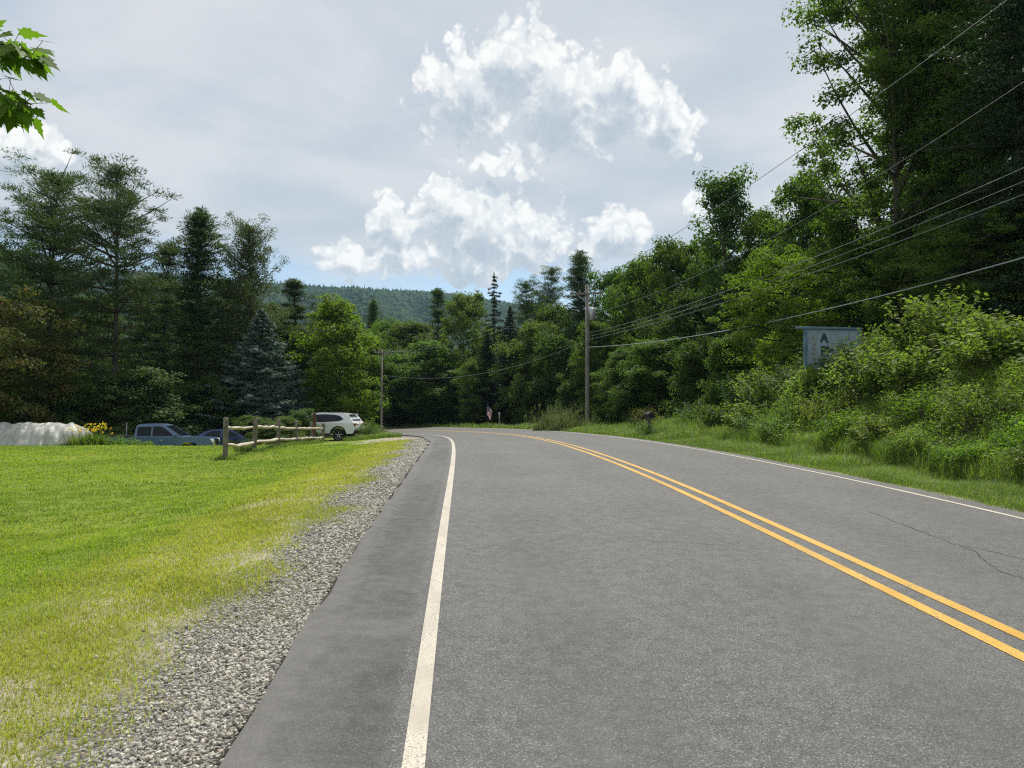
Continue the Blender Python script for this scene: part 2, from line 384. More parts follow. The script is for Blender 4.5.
def mat_plastic():
    m, N, b, out = new_mat('plastic_sheet')
    n = N.noise(N.obj(), 3, 5, .6)
    N.put(b.inputs['Base Color'], N.mix(N.step(n, .35, .7), (.42, .42, .405), (.62, .62, .6)))
    b.inputs['Roughness'].default_value = .35
    tr = N.node('ShaderNodeBsdfTranslucent'); tr.inputs[0].default_value = (.75, .75, .72, 1)
    mx = N.node('ShaderNodeMixShader'); mx.inputs[0].default_value = .35
    N.l.new(b.outputs[0], mx.inputs[1]); N.l.new(tr.outputs[0], mx.inputs[2]); N.l.new(mx.outputs[0], out.inputs[0])
    N.put(b.inputs['Normal'], N.bump(N.noise(N.obj(), 7, 4, .6, dist=1.5), .6, .06))
    return m
M['plastic_sheet'] = mat_plastic()

def mat_ground():
    m, N, b, out = new_mat('ground_cover')
    P = N.obj(); lat = N.attr('lat'); al = N.attr('along')
    n_lo = N.noise(P, .25, 3, .5); n_md = N.noise(P, 1.6, 4, .6); n_hi = N.noise(P, 14, 4, .65); n_f = N.noise(P, 70, 3, .6)
    # lawn
    g = N.mix(N.step(n_lo, .35, .66), (.125, .175, .016), (.19, .24, .028))
    g = N.mix(N.step(n_md, .4, .7, 0, .6), g, (.2, .235, .035))
    g = N.mix(N.step(n_hi, .35, .7, 0, .55), g, (.055, .08, .014))
    # strip of thin grass by the shoulder
    soil = N.mix(N.step(n_f, .3, .7), (.2, .178, .13), (.40, .365, .285))
    dry = N.mix(N.step(n_hi, .35, .62), (.215, .215, .055), (.17, .18, .042))
    dry = N.mix(N.step(N.m('ADD', n_md, N.m('MULTIPLY', n_hi, .4)), .56, .8), dry, soil)
    v = N.m('SUBTRACT', -4.26, lat); v = N.m('ADD', v, N.m('MULTIPLY', N.m('SUBTRACT', n_md, .5), 1.1))
    col = N.mix(N.step(v, 1.7, 2.5), dry, g)
    # worn wheel track
    tr = N.m('MULTIPLY', N.step(v, 1.2, 1.5), N.step(v, 2.0, 1.7)); tr = N.m('MULTIPLY', tr, N.step(N.noise(P, .9, 3, .6), .54, .64))
    col = N.mix(N.m('MULTIPLY', tr, .65), col, soil)
    # crushed stone
    vc = N.voro(P, 55, out='Color'); vs = N.node('ShaderNodeSeparateXYZ'); N.put(vs.inputs[0], vc)
    vd = N.voro(P, 55)
    st = N.mix(vs.outputs[0], (.12, .12, .11), (.42, .415, .385))
    st = N.mix(N.step(vs.outputs[1], .8, .82, 0, .6), st, (.33, .24, .18))
    st = N.mix(N.step(vd, .35, .75, 0, .85), st, (.06, .056, .05))
    far_st = (.25, .245, .225)
    gm = N.step(N.m('ADD', v, N.m('MULTIPLY', N.m('SUBTRACT', n_hi, .5), .5)), 1.05, .75)
    col = N.mix(gm, col, st)
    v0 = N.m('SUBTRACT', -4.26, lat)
    col = N.mix(N.m('MULTIPLY', N.step(v0, .10, .06), .9), col, (.028, .026, .022))     # narrow dark band along the asphalt lip
    # driveway apron
    sp = N.node('ShaderNodeSeparateXYZ'); N.put(sp.inputs[0], P)
    dx = N.m('DIVIDE', N.m('ADD', sp.outputs[0], 6.0), 1.7); dy = N.m('DIVIDE', N.m('SUBTRACT', sp.outputs[1], 37.5), 4.5)
    dd = N.m('SQRT', N.m('ADD', N.m('MULTIPLY', dx, dx), N.m('MULTIPLY', dy, dy)))
    dd = N.m('ADD', dd, N.m('MULTIPLY', N.m('SUBTRACT', n_md, .5), .9))
    col = N.mix(N.m('MULTIPLY', N.step(dd, 1.0, .75), N.step(n_hi, .25, .5, .5, 1.0)), col, N.mix(n_f, (.24, .21, .165), (.36, .32, .26)))
    # right-hand verge, cut bank and woods floor
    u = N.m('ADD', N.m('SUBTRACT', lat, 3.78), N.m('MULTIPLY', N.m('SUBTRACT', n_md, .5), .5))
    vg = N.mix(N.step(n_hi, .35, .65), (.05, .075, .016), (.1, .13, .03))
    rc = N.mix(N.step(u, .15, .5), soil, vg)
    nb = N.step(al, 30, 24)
    rc = N.mix(N.m('MULTIPLY', N.m('MULTIPLY', N.step(u, 1.75, 2.0), N.step(u, 2.75, 2.4)), nb), rc, N.mix(n_hi, (.012, .013, .007), (.035, .032, .016)))  # shade of the undercut bank foot, painted into the soil colour
    rc = N.mix(N.step(u, 5.5, 7.5), rc, N.mix(n_hi, (.03, .03, .015), (.06, .05, .028)))
    col = N.mix(N.step(u, -.6, -.4), col, rc)
    dist = N.m('ABSOLUTE', lat)
    far = N.step(N.m('ADD', sp.outputs[1], N.m('MULTIPLY', N.m('ABSOLUTE', sp.outputs[0]), .0)), 47, 52)
    col = N.mix(N.m('MULTIPLY', N.m('MULTIPLY', far, N.step(dist, 7, 10)), .85), col, N.mix(n_hi, (.035, .04, .015), (.06, .07, .025)))
    N.put(b.inputs['Base Color'], col); b.inputs['Roughness'].default_value = .95; b.inputs['Specular IOR Level'].default_value = .2
    h = N.m('ADD', N.m('MULTIPLY', n_hi, .6), N.m('MULTIPLY', n_f, .4))
    h = N.m('SUBTRACT', h, N.m('MULTIPLY', N.m('MULTIPLY', vd, gm), .8))
    N.put(b.inputs['Normal'], N.bump(h, .7, .035))
    return m
def asphalt_nodes(N, b, P, lat, al):
    sp1 = N.voro(P, 170, out='Color'); s1 = N.node('ShaderNodeSeparateXYZ'); N.put(s1.inputs[0], sp1)
    n_f = N.noise(P, 220, 2, .6); n_m = N.noise(P, 9, 4, .6); n_l = N.noise(P, .5, 4, .55)
    st = N.vm('MULTIPLY', P, (1, .12, 1)); n_s = N.noise(st, 1.6, 4, .6)
    c = N.mix(N.step(s1.outputs[0], .1, .9), (.04, .0405, .0385), (.107, .1065, .0995))
    c = N.mix(N.step(s1.outputs[1], .9, .93, 0, .65), c, (.29, .285, .265))
    c = N.mix(N.step(n_f, .52, .72, 0, .6), c, (.03, .03, .03))
    # wheel paths polished a little darker, centre of lane a little paler
    def band(c0, w): return N.step(N.m('ABSOLUTE', N.m('SUBTRACT', lat, c0)), w, w * .3)
    wp = N.m('MAXIMUM', N.m('MAXIMUM', band(-2.65, .5), band(-.95, .5)), N.m('MAXIMUM', band(.95, .5), band(2.6, .5)))
    c = N.mix(N.m('MULTIPLY', wp, N.step(n_s, .3, .7, .12, .4)), c, (.056, .0555, .054))
    c = N.mix(N.step(n_l, .4, .7, 0, .3), c, (.125, .122, .114))
    c = N.mix(N.step(n_m, .45, .75, 0, .12), c, (.07, .068, .066))
    # old shoulder strip with its own paving
    sh = N.step(lat, -3.6, -3.66)
    sc = N.mix(N.step(n_s, .36, .64), (.03, .0298, .0285), (.07, .0685, .065))
    cs = N.noise(N.vm('MULTIPLY', P, (.25, 1.6, 1)), 1.3, 4, .6)
    sc = N.mix(N.step(cs, .54, .68, 0, .5), sc, (.115, .112, .105))
    sc = N.mix(N.step(s1.outputs[0], .6, .95, 0, .4), sc, (.15, .145, .135))
    edge = N.step(N.m('ADD', lat, N.m('MULTIPLY', N.m('SUBTRACT', n_m, .5), .25)), -4.02, -4.2)
    sc = N.mix(N.m('MULTIPLY', edge, .5), sc, (.13, .125, .115))
    c = N.mix(N.m('MULTIPLY', sh, .8), c, sc)
    return c, n_f, s1.outputs[0], n_m
def mat_road():
    m, N, b, out = new_mat('asphalt')
    P = N.obj(); lat = N.attr('lat'); al = N.attr('along')
    c, nf, vs, nm = asphalt_nodes(N, b, P, lat, al)
    N.put(b.inputs['Base Color'], c); N.put(b.inputs['Roughness'], N.step(nm, .3, .7, .68, .85)); b.inputs['Specular IOR Level'].default_value = .4
    N.put(b.inputs['Normal'], N.bump(N.m('ADD', N.m('MULTIPLY', vs, .7), N.m('MULTIPLY', nf, .5)), .55, .004))
    return m
def mat_paint(name, c1, c2, wear):
    m, N, b, out = new_mat(name)
    P = N.obj(); lat = N.attr('lat'); al = N.attr('along')
    c, nf, vs, nm = asphalt_nodes(N, b, P, lat, al)
    n1 = N.noise(P, 90, 3, .7); n2 = N.noise(P, 2.2, 4, .6)
    pc = N.mix(N.step(n2, .3, .7), c1, c2); pc = N.mix(N.step(N.noise(N.vm('MULTIPLY', P, (1, .15, 1)), 3.5, 5, .65), .48, .72, 0, .4), pc, tuple(x * .55 for x in c1)); pc = N.mix(N.step(nf, .42, .75, 0, .45), pc, tuple(x * .62 for x in c1))
    w = N.step(N.m('ADD', N.m('MULTIPLY', n1, .7), N.m('MULTIPLY', n2, .3)), wear, wear + .1)
    N.put(b.inputs['Base Color'], N.mix(w, pc, c)); b.inputs['Roughness'].default_value = .65; b.inputs['Specular IOR Level'].default_value = .4
    N.put(b.inputs['Normal'], N.bump(N.m('ADD', N.m('MULTIPLY', vs, .7), N.m('MULTIPLY', nf, .5)), .4, .003))
    return m
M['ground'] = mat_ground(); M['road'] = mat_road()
M['paint_white'] = mat_paint('paint_white', (.36, .325, .26), (.53, .485, .40), .535)
M['paint_yellow'] = mat_paint('paint_yellow', (.42, .23, .018), (.58, .345, .04), .54)
def mat_stone():
    m, N, b, out = new_mat('crushed_stone')
    r = N.geo('Random Per Island'); n = N.noise(N.obj(), 60, 3, .6)
    c = N.mix(r, (.15, .143, .115), (.60, .575, .485)); c = N.mix(N.step(N.m('FRACT', N.m('MULTIPLY', r, 7.3)), .9, .92, 0, .55), c, (.3, .22, .165))
    c = N.mix(N.step(n, .4, .7, 0, .35), c, (.14, .13, .12))
    N.put(b.inputs['Base Color'], c); b.inputs['Roughness'].default_value = .85; b.inputs['Specular IOR Level'].default_value = .3
    return m
M['stone'] = mat_stone()
def mat_hill():
    m, N, b, out = new_mat('hill_floor'); n = N.noise(N.obj(), .02, 5, .6)
    N.put(b.inputs['Base Color'], N.mix(n, (.03, .05, .018), (.05, .075, .025))); b.inputs['Roughness'].default_value = .95
    return m
M['hill'] = mat_hill()
def mat_canopy():
    m, N, b, out = new_mat('canopy')
    r = N.geo('Random Per Island'); n = N.noise(N.obj(), .35, 4, .7); big = N.noise(N.obj(), .006, 3, .5)
    c = N.mix(N.m('ADD', N.m('MULTIPLY', r, .5), N.m('MULTIPLY', N.step(big, .35, .65), .5)), (.02, .042, .02), (.05, .085, .03))
    c = N.mix(N.step(n, .35, .65, 0, .5), c, (.018, .032, .014))
    N.put(b.inputs['Base Color'], c); b.inputs['Roughness'].default_value = .95; b.inputs['Specular IOR Level'].default_value = .1
    N.put(b.inputs['Normal'], N.bump(n, .8, 1.5))
    return m
M['canopy'] = mat_canopy()

# ------------------------------------------------------------------ setting: ground, road, markings, hill
def build_ground():
    ny, nx = GX.shape
    V = np.stack([GX, GY, GZ], -1).reshape(-1, 3)
    i = np.arange(ny - 1)[:, None] * nx + np.arange(nx - 1)[None]
    Q = np.stack([i, i + 1, i + nx + 1, i + nx], -1).reshape(-1, 4)
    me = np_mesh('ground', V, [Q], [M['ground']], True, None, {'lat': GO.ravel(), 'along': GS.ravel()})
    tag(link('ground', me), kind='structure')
build_ground()
def strip(name, s, lo, hi, dz, mat, nlat=1, skirt=0.0, s_fun=None):
    s = np.asarray(s); lo = np.broadcast_to(lo, s.shape); hi = np.broadcast_to(hi, s.shape)
    T = np.linspace(0, 1, nlat + 1)
    O = lo[:, None] * (1 - T) + hi[:, None] * T; SS = np.repeat(s[:, None], nlat + 1, 1); DZ = np.full_like(O, dz)
    if skirt:
        O = np.concatenate([O[:, :1] - .02, O, O[:, -1:] + .02], 1); SS = np.concatenate([SS[:, :1], SS, SS[:, -1:]], 1)
        DZ = np.concatenate([DZ[:, :1] - skirt, DZ, DZ[:, -1:] - skirt], 1)
    P = road_pt(SS.ravel(), O.ravel(), DZ.ravel()); k = O.shape[1]
    i = np.arange(len(s) - 1)[:, None] * k + np.arange(k - 1)[None]
    Q = np.stack([i, i + 1, i + k + 1, i + k], -1).reshape(-1, 4)
    me = np_mesh(name, P, [Q], [mat], False, None, {'lat': O.ravel(), 'along': SS.ravel()})
    return tag(link(name, me), kind='structure')
rs = np.arange(-50, 200, .25); _r = np.random.default_rng(3)
el_s = edge_l(rs) + np.convolve(_r.normal(size=len(rs)), np.ones(3) / 3, 'same') * .03
strip('road', rs, el_s, np.full(len(rs), EDGE_R) + _r.normal(size=len(rs)) * .02, 0.0, M['road'], 10, .08)
strip('edge_line', rs, LINE_L - .045, LINE_L + .045, .004, M['paint_white'])
strip('edge_line', rs, LINE_R - .042, LINE_R + .042, .004, M['paint_white'])
strip('centre_line', rs, -.185, -.08, .004, M['paint_yellow'])
strip('centre_line', rs, .08, .185, .004, M['paint_yellow'])
def crack(name, pts, wdt):
    P = np.array(pts); t = np.linspace(0, len(P) - 1, 60); rg = np.random.default_rng(len(pts))
    s = np.interp(t, range(len(P)), P[:, 0]) + np.cumsum(rg.normal(size=60)) * .006; o = np.interp(t, range(len(P)), P[:, 1]) + rg.normal(size=60) * .012
    w = wdt * rg.uniform(.3, 1.0, 60); w[0] = w[-1] = .0005
    A = road_pt(s, o - w, .003); B = road_pt(s + w * .8, o + w, .003)
    V = np.empty((120, 3)); V[0::2] = A; V[1::2] = B; i = np.arange(59) * 2
    tag(link(name, np_mesh(name, V, [np.stack([i, i + 1, i + 3, i + 2], -1)], [M['tyre']])), kind='structure')
crack('road_crack', [(9.6, 1.75), (8.66, 1.63), (7.74, 1.55), (7.2, 1.5), (7.03, 1.4), (6.5, 1.2), (6.2, 1.22), (5.4, 1.05)], .008)
crack('road_crack', [(7.5, 1.55), (7.25, 1.7), (7.0, 1.73), (6.6, 1.82)], .006)
crack('road_crack', [(7.6, -2.9), (7.75, -1.8), (7.5, -.9), (7.7, -.3)], .004)
crack('road_crack', [(13.5, -3.2), (13.2, -2.1), (13.4, -1.0)], .005)
crack('road_crack', [(17.5, .5), (17.2, 1.6), (17.6, 2.6)], .006)
crack('road_crack', [(24, -2.2), (23.2, -1.2), (22.8, -.4)], .007)
crack('road_crack', [(34, -2.6), (31, -2.3), (28, -2.4)], .008)

def build_hill():
    az = np.radians(np.linspace(-75, 40, 150)); rr = np.linspace(330, 2300, 60)
    A, RR = np.meshgrid(az, rr)
    deg = np.degrees(A)
    ridge = np.interp(deg, [-75, -50, -35, -28, -20, -15, -11, -7, -4, 2, 10, 40], [8.0, 8.8, 9.1, 9.2, 9.0, 8.9, 8.85, 8.75, 8.5, 7.6, 6.5, 5])
    topz = np.tan(np.radians(ridge)) * 1500 + 1.6
    t = np.clip((RR - 420) / (1500 - 420), 0, 1)
    Z = topz * (t ** 1.15) * (1 - .5 * sst(RR, 1500, 2300)) - 3
    Z += 14 * np.sin(deg * .9 + RR * .004) * sst(RR, 450, 800) * (1 - sst(RR, 1250, 1480)) + 7 * np.sin(deg * 2.3 + RR * .011 + 1) * sst(RR, 450, 800) * (1 - sst(RR, 1350, 1500))
    X, Y = RR * np.sin(A), RR * np.cos(A); ny, nx = A.shape
    i = np.arange(ny - 1)[:, None] * nx + np.arange(nx - 1)[None]
    Q = np.stack([i, i + 1, i + nx + 1, i + nx], -1).reshape(-1, 4)
    tag(link('hill', np_mesh('hill', np.stack([X, Y, Z], -1).reshape(-1, 3), [Q], [M['hill']], True)), kind='structure')
    # the wood that covers it: thousands of far crowns, one mass
    rg = np.random.default_rng(11); n = 26000
    a = rg.uniform(R(-40), R(6), n); r = np.sqrt(rg.uniform(560 ** 2, 1560 ** 2, n))
    fi = (a - az[0]) / (az[-1] - az[0]) * (nx - 1); fj = (r - rr[0]) / (rr[-1] - rr[0]) * (ny - 1)
    i0 = fi.astype(int); j0 = fj.astype(int); fx = fi - i0; fy = fj - j0
    z = Z[j0, i0] * (1 - fx) * (1 - fy) + Z[j0, i0 + 1] * fx * (1 - fy) + Z[j0 + 1, i0] * (1 - fx) * fy + Z[j0 + 1, i0 + 1] * fx * fy
    bm = bmesh.new(); bmesh.ops.create_icosphere(bm, subdivisions=1, radius=1); bm.verts.ensure_lookup_table()
    IV = np.array([v.co[:] for v in bm.verts]); IT = np.array([[v.index for v in f.verts] for f in bm.faces]); bm.free()
    rad = rg.uniform(3.0, 6.0, n); con = rg.random(n) < .25
    hgt = np.where(con, rad * rg.uniform(1.5, 2.2, n), rad * rg.uniform(.9, 1.4, n)); rad = np.where(con, rad * .62, rad)
    k = len(IV)
    V = IV[None] * (1 + rg.normal(size=(n, k, 1)) * .16)
    taper = np.where(con[:, None], 1 - .42 * (V[:, :, 2] + 1), 1.0)
    V = np.stack([V[:, :, 0] * rad[:, None] * taper, V[:, :, 1] * rad[:, None] * taper, V[:, :, 2] * hgt[:, None]], -1)
    V += np.stack([r * np.sin(a), r * np.cos(a), z + 3.5], -1)[:, None]
    T = (IT[None] + (np.arange(n) * k)[:, None, None]).reshape(-1, 3)
    tag(link('hill_forest', np_mesh('hill_forest', V.reshape(-1, 3), [T], [M['canopy']], True)),
        'unbroken green forest covering the long far ridge', 'forest', kind='stuff')
build_hill()
# ------------------------------------------------------------------ plants
def curve_pts(p0, p1, bend, n=5):
    t = np.linspace(0, 1, n)[:, None]; p0 = np.array(p0, float); p1 = np.array(p1, float)
    return p0 * (1 - t) + p1 * t + np.array(bend)[None] * (4 * t * (1 - t))
PROF = {
    'oval': lambda t: np.sin(np.pi * np.clip(t, 0, 1) ** .85) ** .75,
    'round': lambda t: np.sqrt(np.clip(1 - (2 * t - .9) ** 2 / 1.21, .02, 1)),
    'poplar': lambda t: np.clip(1.25 * (1 - t) ** .55 * (t + .12) ** .35, .05, 1),
    'bushy': lambda t: np.sqrt(np.clip(1 - t ** 2.2, .02, 1)) * (.82 + .18 * np.sin(t * 9)),
    'spread': lambda t: np.clip(.45 + .6 * np.sin(np.pi * t ** .8), .1, 1)}
def broadleaf(seed, H, Rad, base, prof, nlimb, nclus, per, leaf, crad, flat=.65, stems=1, rise=.35, trunk_r=None, twiggy=0.0):
    """H height, Rad crown radius, base height of lowest leaves; returns trunk mesh, crown mesh"""
    rg = np.random.default_rng(seed); f = PROF[prof]
    T = Acc(); tr = trunk_r or H * .013
    cl = []
    for k in range(stems):
        a0 = rg.uniform(0, 6.28); off = 0 if stems == 1 else rg.uniform(.1, .3) * Rad
        top = np.array([off * math.cos(a0), off * math.sin(a0), H * (.92 if k == 0 else rg.uniform(.7, .9))])
        foot = top * [.12, .12, 0]
        path = curve_pts(foot - [0, 0, .3], top, [*(rg.normal(size=2) * H * .02), 0], 9)
        T.tube(path, np.linspace(1.15, .12, 9) * tr / math.sqrt(stems), 8)
        for i in range(nlimb // stems):
            t = (i + rg.random()) / (nlimb // stems); tips = []; h1 = base + (H - base) * min(.97, t * 1.0 + .03)
            az = i * 2.39996 + rg.normal() * .4 + k
            rr = Rad * f(np.array(t)) * rg.uniform(.6, 1.05)
            h0 = max(.15 * H, h1 - rr * rise * rg.uniform(.7, 1.5)); h0 = min(h0, H * .9)
            fr = np.clip(h0 / top[2], 0, 1); p0 = path[0] * (1 - fr) + path[-1] * fr
            q = np.array([path[min(8, int(fr * 8)), 0], path[min(8, int(fr * 8)), 1], h0]); p0 = q
            p1 = np.array([p0[0] + rr * math.cos(az), p0[1] + rr * math.sin(az), h1])
            lp = curve_pts(p0, p1, [*(rg.normal(size=2) * rr * .06), -rr * .06], 5)
            T.tube(lp, np.linspace(.5, .08, 5) * tr * min(1, .4 + rr / Rad), 5)
            for s in (.35, .55, .72, .86, 1.0):
                j = s * 4; jj = min(3, int(j)); c = lp[jj] * (1 - (j - jj)) + lp[jj + 1] * (j - jj)
                cl.append((c, (.55 + .45 * s)))
                if rg.random() < .5:
                    e = c + rg.normal(size=3) * crad * [.6, .6, .4]; T.tube([c, (c + e) / 2, e], [.01 * H * .25, .01 * H * .15, .004], 3)
    cl_c = np.array([c for c, s in cl]); cl_s = np.array([s for c, s in cl])
    idx = rg.choice(len(cl_c), nclus, p=cl_s / cl_s.sum())
    tip_i = np.arange(4, len(cl_c), 5)[:nclus]; idx[:len(tip_i)] = tip_i
    C = cl_c[idx] + rg.normal(size=(nclus, 3)) * crad * [.75, .75, .5]
    C[:, 2] = np.clip(C[:, 2], base * .9, H)
    rad = crad * rg.uniform(.55, 1.3, nclus); C[:len(tip_i)] = cl_c[tip_i] + rg.normal(size=(len(tip_i), 3)) * .15
    n = nclus * per; ci = np.repeat(np.arange(nclus), per)
    d = unit(rg.normal(size=(n, 3))); r = rg.random(n) ** .5
    P = C[ci] + d * (r * rad[ci])[:, None] * [1, 1, flat]
    ax = np.stack([np.zeros(n), np.zeros(n), P[:, 2]], -1)
    Nn = np.array([0, 0, .75]) + d * .5 + unit((P - ax) + 1e-6) * .25 + rg.normal(size=(n, 3)) * .55
    L = leaf * rg.uniform(.6, 1.3, n)
    V, Q = leaf_quads(rg, P, Nn, L, L * rg.uniform(.55, .8, n))
    return T.mesh('trunk', (), True), np_mesh('crown', V, [Q])
def pine(seed, H, Rad, base, gap=.9, prof=None, tuft=.55, needles=46, stems=1, up=.18, nlen=.3, nw=.045, droop=0.0, trunk_r=None, bare=.35, nbr=5, lump=False, skip=.18, asym=.15):
    rg = np.random.default_rng(seed); T = Acc(); a_side = rg.uniform(0, 6.28); tr = trunk_r or H * .014
    prof = prof or (lambda t: np.clip(1.25 * (1 - t) ** .95 * (.55 + 1.0 * t), .05, 1))
    C, R_, Dn = [], [], []
    for k in range(stems):
        a0 = rg.uniform(0, 6.28); off = 0 if stems == 1 else Rad * .16
        foot = np.array([off * math.cos(a0 + k * 3.1), off * math.sin(a0 + k * 3.1), -.3]); hh = H * (1 if k == 0 else rg.uniform(.86, .97))
        top = np.array([foot[0] * 1.6, foot[1] * 1.6, hh])
        path = curve_pts(foot, top, [*(rg.normal(size=2) * H * .012), 0], 10); T.tube(path, np.linspace(1.1, .1, 10) * tr, 8)
        h = base; w = 0
        while h < hh - .2:
            t = (h - base) / (hh - base); wsc = rg.uniform(.68, 1.15)
            for b in range(nbr):
                az = w * 1.1 + b * 6.283 / nbr + rg.normal() * .3
                rr = wsc * Rad * prof(np.array(t)) * rg.uniform(.45, 1.15) * (1 + asym * math.cos(az - a_side))
                if rg.random() < skip: continue
                j = np.clip((h + .3) / (hh + .3) * 9, 0, 8.99); jj = int(j); p0 = path[jj] * (1 - (j - jj)) + path[jj + 1] * (j - jj)
                rise = rr * (up + .35 * t * t) * rg.uniform(.6, 1.4) - droop * rr
                p1 = p0 + [rr * math.cos(az), rr * math.sin(az), rise]
                lp = curve_pts(p0, p1, [0, 0, -rr * .05], 5); T.tube(lp, np.linspace(.34, .05, 5) * tr * (.4 + .6 * rr / Rad), 4)
                m = max(2, int(rr * (1 - bare) / (tuft * .75)))
                side = np.array([-math.sin(az), math.cos(az), 0])
                for s in np.linspace(bare, 1, m):
                    j2 = s * 4; q = min(3, int(j2)); c = lp[q] * (1 - (j2 - q)) + lp[q + 1] * (j2 - q)
                    spread = (1.1 - s) * rr * .38
                    for e in ((-1, 1) if (spread > tuft * .6) else (rg.choice([-1, 1]) * .4,)):
                        C.append(c + side * spread * e * rg.uniform(.5, 1.1) + rg.normal(size=3) * tuft * .15); R_.append(tuft * rg.uniform(.7, 1.25)); Dn.append([math.cos(az), math.sin(az), .35])
            h += gap * rg.uniform(.75, 1.25) * (1 - .45 * t); w += 1
        for q in range(3): C.append(top - [0, 0, q * .3]); R_.append(tuft * .55); Dn.append([0, 0, 1])
    C = np.array(C); R_ = np.array(R_); Dn = np.array(Dn); nc = len(C); n = nc * needles; ci = np.repeat(np.arange(nc), needles)
    d = unit(rg.normal(size=(n, 3))); r = rg.random(n) ** .6
    P = C[ci] + d * (r * R_[ci])[:, None] * ([1, 1, .8] if lump else [1, 1, .3])
    tdir = Dn[ci] * .8 + d * .9 + [0, 0, .35] + rg.normal(size=(n, 3)) * .35
    Nn = np.array([0, 0, .8]) + rg.normal(size=(n, 3)) * .7
    V, Q = leaf_quads(rg, P, Nn, nlen * rg.uniform(.6, 1.3, n), nw * rg.uniform(.8, 1.6, n), tdir, .02)
    return T.mesh('trunk', (), True), np_mesh('crown', V, [Q])
def spruce(seed, H, Rad, nbr=9, gap=.34, base=.25, density=30, nlen=.16, nw=.045, droop=.18, pw=.85, ragged=.2):
    rg = np.random.default_rng(seed); T = Acc(); T.tube([[0, 0, -.3], [0, 0, H * .5], [0, 0, H]], [H * .014, H * .008, .015], 8)
    PP, DD = [], []
    h = base; w = 0
    while h < H - .12:
        t = h / H; rmax = Rad * (1 - t) ** pw * (1 - .25 * max(0, .12 - t) / .12)
        for b in range(nbr):
            az = w * .7 + b * 6.283 / nbr + rg.normal() * .2; rr = max(.12, rmax * rg.uniform(1 - ragged * 1.6, 1 + ragged * .5))
            o = np.array([math.cos(az), math.sin(az), 0]); sd_ = np.array([-math.sin(az), math.cos(az), 0])
            p1 = o * rr + [0, 0, h - droop * rr + .1 * rr]; lp = curve_pts([0, 0, h], p1, [0, 0, -.1 * rr], 4)
            T.tube(lp, [.02, .015, .01, .004], 3)
            n = int(density * rr * (1 + .5 * rr)) + 8
            s = rg.uniform(.12, 1, n) ** .7; j = s * 3; jj = np.clip(j.astype(int), 0, 2); fr = (j - jj)[:, None]
            c = lp[jj] * (1 - fr) + lp[jj + 1] * fr
            lat = rg.uniform(-1, 1, n) * (1.04 - s) * rr * .42
            c = c + sd_ * lat[:, None] + o * (np.abs(lat) * .5)[:, None] + rg.normal(size=(n, 3)) * [.05, .05, .045] - [0, 0, .12] * (lat[:, None] ** 2) / (rr * .3 + .1)
            PP.append(c); DD.append(o * .9 + sd_ * np.sign(lat)[:, None] * .7 + rg.normal(size=(n, 3)) * .5 + [0, 0, .15])
        h += gap * rg.uniform(.8, 1.2) * (1 - .5 * t); w += 1
    P = np.concatenate(PP); D = np.concatenate(DD); n = len(P)
    top = np.stack([rg.normal(size=60) * .05, rg.normal(size=60) * .05, H - rg.random(60) * .7], -1); P = np.concatenate([P, top]); D = np.concatenate([D, np.tile([0, 0, 1.], (60, 1)) + rg.normal(size=(60, 3)) * .5]); n = len(P)
    Nn = np.array([0, 0, .7]) + rg.normal(size=(n, 3)) * .7
    V, Q = leaf_quads(rg, P, Nn, nlen * rg.uniform(.6, 1.4, n), nw * rg.uniform(.8, 1.5, n), D, .02)
    return T.mesh('trunk', (), True), np_mesh('crown', V, [Q])
def shrub(seed, H, Rad, nstem, per, leaf, upright=.5, narrow=.6):
    rg = np.random.default_rng(seed); T = Acc(); P, Dn = [], []
    for i in range(nstem):
        az = rg.uniform(0, 6.28); q = rg.random() ** .6; e = np.array([Rad * q * math.cos(az), Rad * q * math.sin(az), H * rg.uniform(.5, 1.05) * (1 - .35 * q * q)])
        f0 = e * [.35, .35, 0]; lp = curve_pts(f0 - [0, 0, .1], e, [0, 0, H * .06], 5); T.tube(lp, np.linspace(.014, .003, 5) * (H / 1.5), 3)
        n = per; s = rg.uniform(.22, 1.03, n); j = np.clip(s, 0, .999) * 4; jj = j.astype(int); fr = (j - jj)[:, None]
        c = lp[jj] * (1 - fr) + lp[jj + 1] * fr; d = unit(rg.normal(size=(n, 3))); P.append(c + d * (.16 * H ** .5 * rg.random(n) ** .6)[:, None]); Dn.append(d)
    P = np.concatenate(P); Dn = np.concatenate(Dn); n = len(P); P[:, 2] = np.maximum(P[:, 2], .02)
    Nn = np.array([0, 0, .8]) + Dn * .5 + rg.normal(size=(n, 3)) * .5
    L = leaf * rg.uniform(.55, 1.3, n)
    V, Q = leaf_quads(rg, P, Nn, L, L * narrow * rg.uniform(.7, 1.2, n), Dn + rg.normal(size=(n, 3)) * .5 + [0, 0, upright], .12)
    return T.mesh('stems', (), True), np_mesh('leaves', V, [Q])
